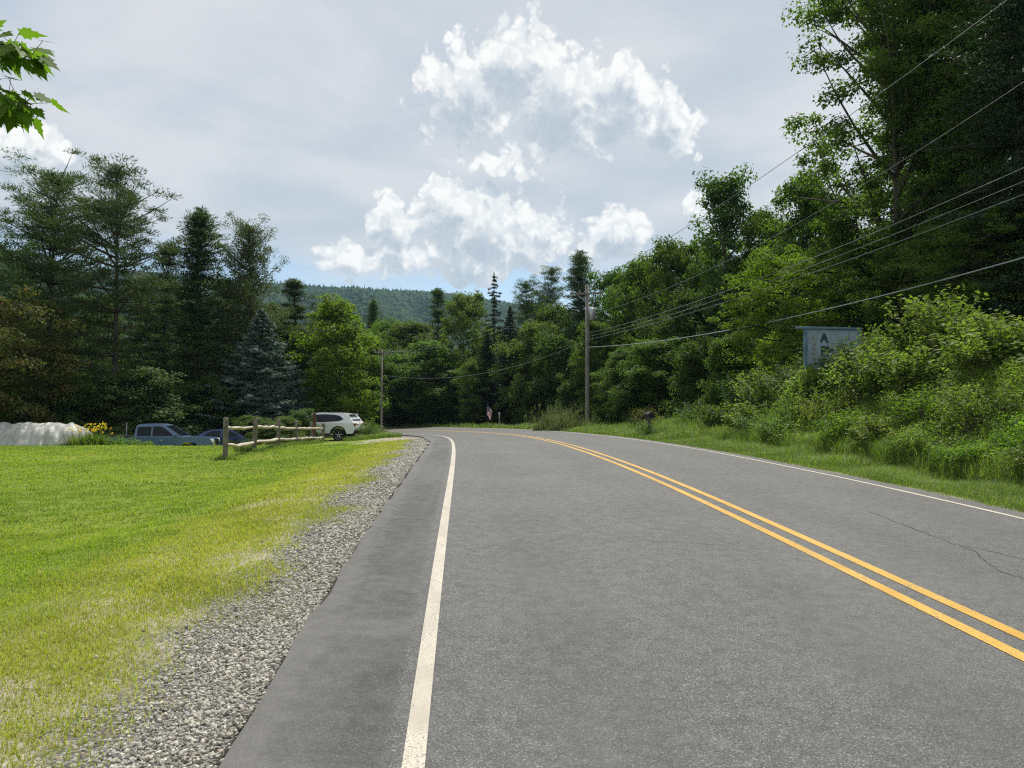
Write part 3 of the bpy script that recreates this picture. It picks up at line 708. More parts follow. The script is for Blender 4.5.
def blades(rng, X, Y, Z, h, w, lean=.35, seg=2):
    """bent grass blades"""
    n = len(X); az = rng.uniform(0, 6.28, n); d = np.stack([np.cos(az), np.sin(az), np.zeros(n)], -1); sd_ = np.stack([-np.sin(az), np.cos(az), np.zeros(n)], -1)
    B = np.stack([X, Y, Z], -1); ln = (lean * rng.uniform(.2, 1.6, n) * h)[:, None]; H_ = np.asarray(h)[:, None] * np.array([[0, 0, 1.]]); W = np.broadcast_to(np.asarray(w, float), (n,))[:, None]
    m = B + H_ * .6 + d * ln * .35; t = B + H_ * np.clip(1 - (ln / (H_[:, 2:] + 1e-6)) ** 2 * .25, .4, 1) + d * ln
    V = np.stack([B - sd_ * W * .5, B + sd_ * W * .5, m + sd_ * W * .38, m - sd_ * W * .38, t], 1).reshape(-1, 3)
    k = np.arange(n)[:, None] * 5
    return V, k + np.array([[0, 1, 2, 3]]), k + np.array([[3, 2, 4]])
def blade_mesh(name, rng, X, Y, Z, h, w, mats, fm=None, lean=.35):
    V, Q, T = blades(rng, X, Y, Z, h, w, lean)
    f = None if fm is None else np.concatenate([fm, fm])
    return np_mesh(name, V, [Q, T], mats, False, f)

PROTO = {
    'round': broadleaf(1, 10, 4.0, 1.2, 'round', 40, 210, 120, .23, .85),
    'round_b': broadleaf(2, 11, 4.4, 1.6, 'round', 42, 200, 120, .24, .95, twiggy=.3),
    'oval': broadleaf(3, 12, 3.4, 1.0, 'oval', 46, 220, 115, .22, .8),
    'oval_b': broadleaf(4, 13, 3.8, 1.4, 'oval', 44, 200, 120, .23, .95),
    'light': broadleaf(5, 10, 3.0, .7, 'oval', 50, 260, 110, .19, .65, rise=.8, stems=2),
    'poplar': broadleaf(6, 15, 2.6, 1.5, 'poplar', 54, 190, 105, .22, .7, rise=1.1),
    'poplar_b': broadleaf(7, 15, 3.0, 2.0, 'poplar', 50, 190, 105, .22, .8, rise=1.0),
    'spread': broadleaf(8, 8, 4.6, 1.3, 'spread', 44, 230, 110, .2, .75, flat=.45),
    'bushy': broadleaf(9, 5, 2.6, .25, 'bushy', 40, 170, 110, .17, .6, stems=3),
    'bushy_b': broadleaf(10, 5, 2.8, .2, 'bushy', 38, 160, 110, .18, .65, stems=3),
    'tall': broadleaf(17, 25, 5.2, 5.0, 'oval', 72, 420, 165, .18, .85, rise=1.0, trunk_r=.21),
    'tall_b': broadleaf(12, 25, 4.6, 4.5, 'oval', 66, 430, 165, .18, .95, rise=.9, trunk_r=.23),
    'under': broadleaf(13, 11, 4.6, 2.0, 'spread', 50, 270, 110, .17, .8, flat=.4, rise=.2),
    'wpine': pine(21, 18, 5.4, 3.4, 1.15, stems=2, tuft=1.0, needles=120, bare=.36, up=.22, nbr=6, skip=.22, asym=.35, prof=lambda t: np.clip(1.05 * np.sin(np.pi * np.clip(.2 + .77 * t, 0, 1)) ** .6, .08, 1)),
    'wpine_b': pine(22, 18, 5.0, 2.6, .95, tuft=1.0, needles=110, bare=.34, up=.2, nbr=6, skip=.22, asym=.35, prof=lambda t: np.clip(1.05 * np.sin(np.pi * np.clip(.22 + .75 * t, 0, 1)) ** .65, .08, 1)),
    'wpine_c': pine(23, 16, 3.9, 1.2, .8, tuft=.85, needles=90, bare=.24, up=.16, nbr=6, skip=.2, asym=.25),
    'dpine': pine(24, 16, 4.0, .8, .62, tuft=.85, needles=88, bare=.18, up=.1, nbr=6, skip=.16, asym=.2),
    'scots': pine(25, 16, 3.6, 3.5, .75, tuft=.62, needles=90, bare=.3, up=.45, nbr=6, nlen=.2, nw=.05, lump=True, prof=lambda t: np.clip(.55 + .55 * np.sin(np.pi * t) - .25 * t, .15, 1)),
    'hemlock': pine(26, 20, 4.6, 1.0, .5, tuft=.6, needles=52, bare=.12, up=-.02, droop=.1, nlen=.2, nw=.06),
    'spruce': spruce(31, 14, 2.7, 8, .46, .5, 40, .2, .06, .24, .7, .35),
    'spruce_b': spruce(32, 15, 2.3, 6, .62, .8, 34, .22, .06, .3, .55, .6),
    'bluespruce': spruce(33, 8.8, 3.7, 10, .42, .3, 50, .17, .05, .14, .9, .2),
    'shrub': shrub(41, 1.5, .95, 40, 60, .10, .3, .7),
    'shrub_b': shrub(42, 1.7, .8, 36, 66, .09, .5, .55),
    'shrub_c': shrub(43, 1.2, 1.1, 48, 56, .075, .2, .7),
    'weed': shrub(44, 1.3, .6, 34, 46, .09, .9, .3),
    'bigshrub': shrub(45, 2.6, 1.5, 70, 70, .11, .3, .6),
}
PARTS = {'shrub': ('stems', 'leaves'), 'shrub_b': ('stems', 'leaves'), 'shrub_c': ('stems', 'leaves'), 'weed': ('stems', 'leaves'), 'bigshrub': ('stems', 'leaves')}
BB = {}
for k, (tm, cm) in PROTO.items():
    n = len(cm.vertices); co = np.empty(n * 3, np.float32); cm.vertices.foreach_get('co', co); co = co.reshape(-1, 3)
    BB[k] = (float(np.percentile(np.hypot(co[:, 0], co[:, 1]), 97)), float(co[:, 2].max()))
    tm.materials.append(M['bark']); cm.materials.append(M['leaf_mid'])
def at(px, D): return (px - 512) / FOC * D            # ground x of something seen px across at distance D
def plant(name, kind, x, y, H, rad, leaf, label, cat, group=None, bark='bark', rz=None, sink=.05, z=None):
    """a tree or shrub: an Empty at its foot, trunk and crown under it"""
    rb, hb = BB[kind]; rz = (x * 7.13 + y * 3.7) % 6.283 if rz is None else rz
    root = empty(name, (x, y, (gz1(x, y) if z is None else z) - sink), rz, label, cat, group)
    root.scale = (rad / rb, rad / rb, H / hb)
    a, b = PARTS.get(kind, ('trunk', 'crown'))
    for nm, me, mt in ((a, PROTO[kind][0], bark), (b, PROTO[kind][1], leaf)):
        o = link(nm, me, root); o.material_slots[0].link = 'OBJECT'; o.material_slots[0].material = M[mt]
    return root
def tree(px, D, top, hw, kind, leaf, label, name='broadleaf_tree', group=None, bark='bark', rz=None):
    x = at(px, D); H = EYE + (412 - top) / FOC * D - gz1(x, D)
    return plant(name, kind, x, D, H, hw / FOC * D, leaf, label, 'tree', group, bark, rz)
# ------------------------------------------------------------------ vehicles
def bevel_mesh(bm, off, seg=2, angle=30):
    es = [e for e in bm.edges if len(e.link_faces) == 2 and e.calc_face_angle(0) > R(angle)]
    bmesh.ops.bevel(bm, geom=es, offset=off, segments=seg, profile=.6, affect='EDGES', clamp_overlap=True)
def bm_obj(name, bm, mat, parent, smooth=True):
    bmesh.ops.recalc_face_normals(bm, faces=bm.faces)
    me = bpy.data.meshes.new(name); bm.to_mesh(me); bm.free()
    me.polygons.foreach_set('use_smooth', np.full(len(me.polygons), smooth, dtype=bool))
    if smooth: me.set_sharp_from_angle(angle=R(40))
    me.materials.append(mat); return link(name, me, parent)
def extrude_profile(name, pts, y0, y1, mat, parent, bev=.03, seg=2, taper=None):
    bm = bmesh.new()
    a = [bm.verts.new((x, y0, z)) for x, z in pts]; b = [bm.verts.new((x, y1, z)) for x, z in pts]
    bm.faces.new(a); bm.faces.new(b[::-1]); n = len(pts)
    for i in range(n): bm.faces.new((a[i], b[i], b[(i + 1) % n], a[(i + 1) % n]))
    if taper: taper(bm)
    if bev: bevel_mesh(bm, bev, seg, 35)
    return bm_obj(name, bm, mat, parent)
def arch(cx, r, zb, n=9, rev=False):
    """points of a wheel-arch opening in the lower edge, going from +x to -x"""
    a0 = math.asin(max(-1, min(1, (zb - r * .92) / r)))
    an = np.linspace(a0, math.pi - a0, n); return [(cx + r * math.cos(t), r * .92 + r * math.sin(t)) for t in an]
def lathe(name, prof, sides, mat, parent, loc=(0, 0, 0)):
    """prof: (y, r) pairs turned about the y axis"""
    an = np.linspace(0, 2 * np.pi, sides, endpoint=False); pr = np.array(prof)
    V = np.stack([pr[:, 1][:, None] * np.cos(an), np.broadcast_to(pr[:, 0][:, None], (len(pr), sides)), pr[:, 1][:, None] * np.sin(an)], -1)
    i = np.arange(len(pr) - 1)[:, None] * sides; j = np.arange(sides)[None]; k = (j + 1) % sides
    Q = np.stack([i + j, i + sides + j, i + sides + k, i + k], -1).reshape(-1, 4)
    o = link(name, np_mesh(name, V.reshape(-1, 3), [Q], [mat], True), parent); o.location = loc; return o
def wheel(parent, x, y, r, side, spokes=5, wdt=.22):
    hub = lathe('wheel', [(-.03 * side, 0.001), (-.03 * side, r * .16), (.02 * side, r * .18), (.035 * side, r * .12), (.04 * side, .001)], 12, M['alloy'], parent, (x, y, r))
    w = wdt / 2
    lathe('tyre', [(-w * .8, r * .66), (-w, r * .72), (-w, r * .92), (-w * .8, r * .99), (0, r), (w * .8, r * .99), (w, r * .92), (w, r * .72), (w * .8, r * .66)], 32, M['tyre'], hub)
    a = Acc()
    for i in range(spokes):
        t = i * 2 * math.pi / spokes + .3
        for d in (-.13, .13):
            p0 = np.array([math.cos(t + d * .8) * r * .12, .02 * side, math.sin(t + d * .8) * r * .12]); p1 = np.array([math.cos(t + d) * r * .64, .055 * side, math.sin(t + d) * r * .64])
            a.tube([p0, (p0 + p1) / 2 + [0, .012 * side, 0], p1], [r * .06, r * .05, r * .06], 5)
    an = np.linspace(0, 2 * np.pi, 25); a.tube(np.stack([np.cos(an) * r * .66, np.full(25, .06 * side), np.sin(an) * r * .66], -1), r * .035, 6)
    link('rim', a.mesh('rim', [M['alloy']], True), hub)
    lathe('brake_disc', [(-.02 * side, .001), (-.02 * side, r * .62), (-.05 * side, r * .64)], 20, M['black_plastic'], hub)
def pane(name, P, mat, parent, off=.008):
    """a slightly proud rounded pane from a planar outline"""
    P = [Vector(p) for p in P]; c = sum(P, Vector()) / len(P); nrm = (P[1] - P[0]).cross(P[2] - P[1]).normalized()
    bm = bmesh.new(); vs = [bm.verts.new(p + nrm * off) for p in P]; f = bm.faces.new(vs)
    bmesh.ops.bevel(bm, geom=list(bm.verts), offset=.05, segments=3, affect='VERTICES', clamp_overlap=True)
    r = bmesh.ops.extrude_face_region(bm, geom=list(bm.faces)); bmesh.ops.translate(bm, verts=[v for v in r['geom'] if isinstance(v, bmesh.types.BMVert)], vec=-nrm * (off + .01))
    return bm_obj(name, bm, mat, parent, False)
def cabin(parent, name, belt, roof, wb, wt, zb, zr, mat, bev=.06, xs=None):
    """greenhouse: belt (x0,x1) at zb, roof (x0,x1) at zr"""
    bm = bmesh.new(); P = []
    for (x0, x1), w, z in ((belt, wb, zb), (roof, wt, zr)):
        P.append([bm.verts.new((x0, -w, z)), bm.verts.new((x1, -w, z)), bm.verts.new((x1, w, z)), bm.verts.new((x0, w, z))])
    bm.faces.new(P[0][::-1]); bm.faces.new(P[1])
    for i in range(4): bm.faces.new((P[0][i], P[0][(i + 1) % 4], P[1][(i + 1) % 4], P[1][i]))
    bevel_mesh(bm, bev, 3, 20)
    o = bm_obj(name, bm, mat, parent)
    def side(u, v, s):
        x = (belt[0] * (1 - u) + belt[1] * u) * (1 - v) + (roof[0] * (1 - u) + roof[1] * u) * v
        return (x, s * (wb * (1 - v) + wt * v), zb * (1 - v) + zr * v)
    def front(u, v): return ((belt[1]) * (1 - v) + roof[1] * v, (u * 2 - 1) * (wb * (1 - v) + wt * v), zb * (1 - v) + zr * v)
    def rear(u, v): return ((belt[0]) * (1 - v) + roof[0] * v, (u * 2 - 1) * (wb * (1 - v) + wt * v), zb * (1 - v) + zr * v)
    return o, side, front, rear
def cabin2(parent, prof, wb, wt, mat, bev=.07):
    """greenhouse from a curved side outline, leaning inwards towards the roof; prof runs from the rear foot over the roof to the front foot"""
    zb = min(p[1] for p in prof); zt = max(p[1] for p in prof)
    def wid(z): t = max(0, min(1, (z - zb) / (zt - zb))); return wb + (wt - wb) * t ** 1.25
    def taper(bm):
        for v in bm.verts: v.co.y = math.copysign(wid(v.co.z), v.co.y)
    o = extrude_profile('cab', prof, -wb, wb, mat, parent, bev, 3, taper)
    def win(name, pts, off=.006, mat_=None):
        """a pane lying on both cab sides, outline in (x, z)"""
        for sgn in (1, -1):
            bm = bmesh.new(); f0 = [bm.verts.new((x, sgn * (wid(z) + off), z)) for x, z in pts]; f1 = [bm.verts.new((x, sgn * (wid(z) - .03), z)) for x, z in pts]
            bm.faces.new(f0); n = len(pts)
            for i in range(n): bm.faces.new((f0[i], f0[(i + 1) % n], f1[(i + 1) % n], f1[i]))
            bm_obj(name, bm, mat_ or M['glass_dark'], parent, False)
    def screen(name, p0, p1, k0=.9, k1=.9, off=.01):
        """wind or rear screen between two profile points"""
        d = Vector((p1[0] - p0[0], 0, p1[1] - p0[1])).normalized(); nrm = Vector((-d.z, 0, d.x)); nrm = nrm if nrm.z > 0 else -nrm
        A = [Vector((p0[0], s_ * wid(p0[1]) * k0, p0[1])) for s_ in (-1, 1)] + [Vector((p1[0], s_ * wid(p1[1]) * k1, p1[1])) for s_ in (1, -1)]
        bm = bmesh.new(); f0 = [bm.verts.new(q + nrm * off) for q in A]; f1 = [bm.verts.new(q - nrm * .03) for q in A]; bm.faces.new(f0)
        for i in range(4): bm.faces.new((f0[i], f0[(i + 1) % 4], f1[(i + 1) % 4], f1[i]))
        bm_obj(name, bm, M['glass_dark'], parent, False)
    return win, screen
def side_windows(parent, side, spans, v0=.12, v1=.86):
    for (a0, a1, b0, b1) in spans:                    # belt from a0 to a1, top from b0 to b1
        for s in (1, -1):
            P = [side(a0, v0, s), side(a1, v0, s), side(b1, v1, s), side(b0, v1, s)]
            if s > 0: P = P[::-1]
            pane('window', P, M['glass_dark'], parent)
def box_part(name, c, size, mat, parent, bev=.02):
    bm = bmesh.new(); bmesh.ops.create_cube(bm, size=1)
    for v in bm.verts: v.co = Vector((c[0] + v.co.x * size[0], c[1] + v.co.y * size[1], c[2] + v.co.z * size[2]))
    if bev: bevel_mesh(bm, min(bev, min(size) * .35), 2)
    return bm_obj(name, bm, mat, parent)
def vroot(name, x, y, rz, label, cat):
    return empty(name, (x, y, gz1(x, y) - .02), rz, label, cat)

def build_pickup():
    r = vroot('pickup_truck', -19.0, 41.6, R(8), 'slate blue crew-cab pickup truck parked beyond the lawn', 'pickup truck')
    W = .98; wr = .4; fx, rx = 1.75, -1.95
    pts = [(2.85, .42), (2.9, .62), (2.88, .95), (2.78, 1.12), (1.2, 1.2), (-.95, 1.2), (-.95, 1.16), (-2.85, 1.18), (-2.9, .6), (-2.85, .5)]
    low = [(-2.75, .46)] + arch(rx, .5, .46)[::-1] + [(rx + .9, .42), (fx - .9, .42)] + arch(fx, .5, .46)[::-1] + [(2.6, .42)]
    extrude_profile('body', pts[::-1] + [], -W, W, M['truck_paint'], r, .05) if False else extrude_profile('body', low + pts[0:10], -W, W, M['truck_paint'], r, .05)
    win, screen = cabin2(r, [(-1.02, 1.16), (-1.0, 1.5), (-.96, 1.76), (-.86, 1.85), (-.5, 1.89), (.1, 1.88), (.42, 1.82), (.9, 1.5), (1.38, 1.16)], W - .04, .74, M['truck_paint'], .05)
    win('window', [(-.9, 1.25), (-.2, 1.24), (-.2, 1.74), (-.84, 1.72), (-.89, 1.62)]); win('window', [(-.12, 1.24), (.92, 1.24), (.86, 1.34), (.4, 1.69), (.2, 1.74), (-.12, 1.75)])
    screen('windscreen', (1.28, 1.23), (.5, 1.77)); screen('rear_window', (-1.01, 1.3), (-.965, 1.72), .8, .8)
    box_part('bed_floor', (-1.95, 0, 1.165), (1.75, 1.6, .03), M['black_plastic'], r, 0)
    for s in (1, -1):
        box_part('bed_rail', (-1.95, s * .9, 1.22), (1.85, .12, .08), M['black_plastic'], r)
        m = box_part('mirror', (1.02, s * 1.08, 1.27), (.14, .2, .18), M['truck_paint'], r, .05)
        box_part('headlight', (2.8, s * .76, .96), (.2, .36, .22), M['lens'], r, .05)
        box_part('tail_light', (-2.9, s * .88, .98), (.06, .16, .36), M['red_lens'], r)
        for x0 in (-.55, .55): box_part('door_handle', (x0 - .2, s * (W + .012), 1.02), (.16, .03, .035), M['chrome'], r, .01)
        box_part('fender_flare', (fx, s * (W + .004), .93), (.95, .05, .05), M['truck_paint'], r, .02)
        for x0 in (fx, rx): wheel(r, x0, s * .84, wr, s)
    box_part('grille', (2.9, 0, .88), (.06, 1.1, .34), M['chrome'], r, .03)
    box_part('bumper', (2.95, 0, .56), (.18, 1.94, .24), M['chrome'], r, .06)
    box_part('rear_bumper', (-2.95, 0, .55), (.16, 1.9, .2), M['chrome'], r, .05)
build_pickup()
def build_car():
    r = vroot('parked_car', -17.3, 46.9, R(12), 'deep blue sedan half hidden between the pickup and the rail fence', 'car')
    W = .89; wr = .32; fx, rx = 1.4, -1.35
    up = [(2.3, .4), (2.33, .62), (2.2, .78), (1.1, .95), (-1.55, .98), (-2.2, .96), (-2.3, .7), (-2.26, .35)]
    low = [(-2.1, .28)] + arch(rx, .39, .28)[::-1] + [(rx + .7, .24), (fx - .7, .24)] + arch(fx, .39, .28)[::-1] + [(2.1, .27)]
    extrude_profile('body', low + up, -W, W, M['blue_paint'], r, .06)
    win, screen = cabin2(r, [(-1.85, .94), (-1.45, 1.2), (-1.0, 1.4), (-.6, 1.46), (-.1, 1.47), (.3, 1.42), (.75, 1.2), (1.25, .92)], W - .05, .58, M['blue_paint'], .05)
    win('window', [(-1.3, 1.02), (-.3, 1.0), (-.3, 1.38), (-.85, 1.36), (-1.1, 1.22)]); win('window', [(-.22, 1.0), (.9, .99), (.7, 1.13), (.2, 1.36), (-.22, 1.39)])
    screen('windscreen', (1.15, .98), (.4, 1.38)); screen('rear_window', (-1.72, 1.02), (-1.08, 1.37))
    for s in (1, -1):
        box_part('mirror', (.75, s * .96, 1.0), (.12, .16, .12), M['blue_paint'], r, .04)
        box_part('headlight', (2.22, s * .66, .68), (.2, .36, .13), M['lens'], r, .04)
        box_part('tail_light', (-2.27, s * .68, .82), (.08, .34, .13), M['red_lens'], r, .03)
        for x0 in (-.5, .5): box_part('door_handle', (x0 - .1, s * (W + .01), .84), (.16, .025, .03), M['blue_paint'], r, .01)
        for x0 in (fx, rx): wheel(r, x0, s * .78, wr, s, 5, .2)
    box_part('grille', (2.32, 0, .5), (.05, .9, .16), M['black_plastic'], r)
build_car()
def build_suv():
    r = vroot('suv', -11.3, 45.9, R(180 - 8), 'white suv with dark glass and alloy wheels behind the fence end', 'suv')
    W = .93; wr = .36; fx, rx = 1.38, -1.33
    up = [(2.3, .5), (2.33, .72), (2.2, .95), (1.2, 1.04), (-1.9, 1.1), (-2.22, 1.08), (-2.32, .8), (-2.3, .62)]
    low = [(-2.2, .46)] + arch(rx, .46, .44)[::-1] + [(rx + .75, .36), (fx - .75, .36)] + arch(fx, .46, .44)[::-1] + [(2.15, .42)]
    extrude_profile('body', low + up, -W, W, M['white_paint'], r, .07, 3)
    win, screen = cabin2(r, [(-2.26, 1.02), (-2.2, 1.12), (-1.98, 1.42), (-1.84, 1.56), (-1.6, 1.62), (-1.0, 1.67), (-.3, 1.69), (.2, 1.66), (.5, 1.56), (.9, 1.3), (1.32, 1.02)], W - .03, .68, M['white_paint'], .06)
    win('window_trim', [(-1.62, 1.30), (-1.35, 1.19), (-.6, 1.13), (.98, 1.1), (.5, 1.48), (.2, 1.56), (-.4, 1.585), (-1.0, 1.56), (-1.35, 1.5)], .004, M['black_plastic'])
    win('window', [(-1.55, 1.30), (-1.33, 1.215), (-.98, 1.185), (-.98, 1.53), (-1.33, 1.47)], .009); win('window', [(-.93, 1.18), (-.05, 1.145), (-.05, 1.56), (-.4, 1.565), (-.93, 1.535)], .009); win('window', [(.0, 1.145), (.88, 1.125), (.46, 1.46), (.2, 1.535), (.0, 1.555)], .009)
    screen('windscreen', (1.22, 1.08), (.55, 1.53)); screen('rear_window', (-2.15, 1.18), (-1.9, 1.5), .82, .8)
    box_part('roof_spoiler', (-1.9, 0, 1.585), (.26, 1.3, .045), M['white_paint'], r, .02)
    box_part('rear_bumper', (-2.3, 0, .55), (.16, 1.8, .3), M['black_plastic'], r, .06)
    box_part('number_plate', (-2.33, 0, .86), (.02, .32, .15), M['lens'], r, .004)
    for s in (1, -1):
        box_part('roof_rail', (-.7, s * .6, 1.695), (1.5, .035, .035), M['black_plastic'], r)
        box_part('mirror', (.85, s * 1.03, 1.12), (.14, .2, .15), M['white_paint'], r, .05)
        box_part('headlight', (2.2, s * .7, .86), (.22, .36, .13), M['lens'], r, .04)
        box_part('tail_light', (-2.26, s * .72, 1.0), (.12, .38, .12), M['red_lens'], r, .03)
        box_part('sill', (0, s * (W - .01), .4), (1.7, .06, .14), M['black_plastic'], r)
        for x0 in (fx, rx):
            a = Acc(); an = np.linspace(.1, math.pi - .1, 14)
            a.tube(np.stack([x0 + .47 * np.cos(an), np.full(14, s * (W - .005)), .4 + .47 * np.sin(an)], -1), .045, 6)
            link('arch_trim', a.mesh('arch_trim', [M['black_plastic']], True), r)
            wheel(r, x0, s * .8, wr, s, 5, .23)
        for x0 in (-.5, .45): box_part('door_handle', (x0 - .1, s * (W + .01), .94), (.18, .03, .035), M['white_paint'], r, .01)
    box_part('grille', (2.33, 0, .74), (.05, 1.0, .16), M['black_plastic'], r)
build_suv()

# ------------------------------------------------------------------ rail fence
def build_fence():
    rg = np.random.default_rng(77)
    # seen across, distance, and the heights of top, upper rail and lower rail as sighted against the eye level
    posts = [(226, 26.0, 417.2, 427.5, 444.5), (254.5, 30.5, 417.8, 427.3, 441.5), (278.6, 35.0, 419, 427.5, 439.6), (296.6, 38.5, 420.4, 428, 438.4), (312.5, 41.0, 421.6, 428.4, 437.4), (323.5, 42.4, 423, 428.8, 436.8)]
    root = empty('rail_fence', (at(226, 26), 26.0, gz1(at(226, 26), 26.0)), 0, 'weathered split-rail fence with grey posts and pale rails', 'fence')
    base = np.array(root.location); P = []
    for px, D, yt, y1, y2 in posts:
        x = at(px, D); z = gz1(x, D); hz_ = lambda q: EYE - (q - 412) * D / FOC
        P.append((np.array([x, D, hz_(y1)]), np.array([x, D, hz_(y2)]))); h = hz_(yt) - z
        a = Acc(); rr = .09; lean = rg.normal(size=2) * .03
        pts = [np.array([x, D, z - .25]) - base, np.array([x + lean[0] * .5, D, z + h * .5]) - base, np.array([x + lean[0], D + lean[1], z + h - .05]) - base, np.array([x + lean[0], D + lean[1], z + h]) - base]
        a.tube(pts, [rr * 1.05, rr, rr * .95, rr * .6], 7)
        link('post', a.mesh('post', [M['wood_grey']]), root)
    for i in range(5):
        for k, rad in enumerate((.066, .078)):
            p0 = P[i][k] + [0, 0, rg.normal() * .02] - base; p1 = P[i + 1][k] + [0, 0, rg.normal() * .02] - base
            d = (p1 - p0) / np.linalg.norm(p1 - p0); p0 = p0 - d * .12; p1 = p1 + d * .12
            sag = (-.07 if k else -.02) * (1.5 if i == 0 else .5)
            pts = curve_pts(p0, p1, [rg.normal() * .03, 0, sag], 9) + np.concatenate([np.zeros((9, 2)), rg.normal(size=(9, 1)) * .012], 1)
            a = Acc(); a.tube(pts, rad * rg.uniform(.8, 1.1, 9) * np.array([.7, .9, 1, 1, 1, 1, 1, .9, .7]), 7)
            link('rail', a.mesh('rail', [M['wood_pale']], True), root)
    # a dark red post standing among the fence posts
    x = at(314.6, 41.7); a = Acc(); z = gz1(x, 41.7)
    rp = empty('red_post', (x, 41.7, z), 0, 'dark red-brown post taller than the fence posts beside it', 'post')
    a.tube([[0, 0, -.2], [0, 0, 1.55]], .085, 8); a.tube([[0, 0, 1.55], [0, 0, 1.59]], [.09, .05], 8)
    link('shaft', a.mesh('shaft', [M['wood_red']]), rp)
    c = Acc(); c.box((0, 0, 1.602), (.2, .2, .02)); link('cap', c.mesh('cap', [M['wood_red']]), rp)
build_fence()

# ------------------------------------------------------------------ hoop tunnel under plastic
def build_tunnel():
    rg = np.random.default_rng(8); x1 = at(64, 38.5); x0 = x1 - 9.5; yc = 40.0; hw = 1.5; Ht = 1.42
    zb = gz1(x1 - 3, 37.5) - .1
    root = empty('hoop_tunnel', ((x0 + x1) / 2, yc, zb), R(-2), 'low garden hoop tunnel covered with wrinkled white plastic', 'garden tunnel')
    nx, na = 130, 40; xs = np.linspace(0, x1 - x0, nx) - (x1 - x0) / 2; an = np.linspace(0, np.pi, na)
    hoops = np.linspace(xs[0], xs[-1], 8); d = np.abs(xs[:, None] - hoops[None]).min(1)
    sag = .055 * np.sin(np.clip(d / .68, 0, 1) * np.pi / 2)
    X, A = np.meshgrid(xs, an, indexing='ij'); sg = np.repeat(sag[:, None], na, 1)
    wr = .022 * np.sin(X * 11 - A * 4 + 2 * np.sin(X * 2.3)) * np.sin(A) + .035 * np.sin(X * 5 + 3 * np.sin(A * 3 + X)) * np.sin(A * 2) + .03 * np.sin(A * 9 + X * 7) * (np.sin(X * 1.7) > 0) + .018 * np.sin(X * 17 + A * 6)
    rr = 1 - (sg * .8) + wr * .9
    flare = np.clip(1 - np.sin(A) * 3, 0, 1) * .15
    Y = -np.cos(A) * hw * (rr + flare); Z = np.sin(A) ** .8 * Ht * rr
    endr = np.interp(np.abs(X), [xs[-1] - .45, xs[-1]], [1, .9]); Z *= endr
    V = np.stack([X, Y, Z], -1).reshape(-1, 3); i = np.arange(nx - 1)[:, None] * na + np.arange(na - 1)[None]
    Q = [np.stack([i, i + na, i + na + 1, i + 1], -1).reshape(-1, 4)]; T = []
    Vl = list(V); 
    for e, s in ((0, 1), (nx - 1, -1)):
        c = len(Vl); Vl.append(np.array([xs[e] + (-.2 if e == 0 else .2), 0, Ht * .42])); k = e * na + np.arange(na - 1)
        T.append(np.stack([k, k + 1, np.full(na - 1, c)], -1) if s > 0 else np.stack([k + 1, k, np.full(na - 1, c)], -1))
    link('plastic_cover', np_mesh('plastic_cover', np.array(Vl), Q + [np.concatenate(T)], [M['plastic_sheet']], True), root)
    for hx in hoops[1:-1]:
        a = Acc(); t = np.linspace(0, np.pi, 20)
        a.tube(np.stack([np.full(20, hx), -np.cos(t) * hw * .97, np.sin(t) ** .8 * Ht * .97], -1), .02, 6); link('hoop', a.mesh('hoop', [M['metal_grey']], True), root)
build_tunnel()

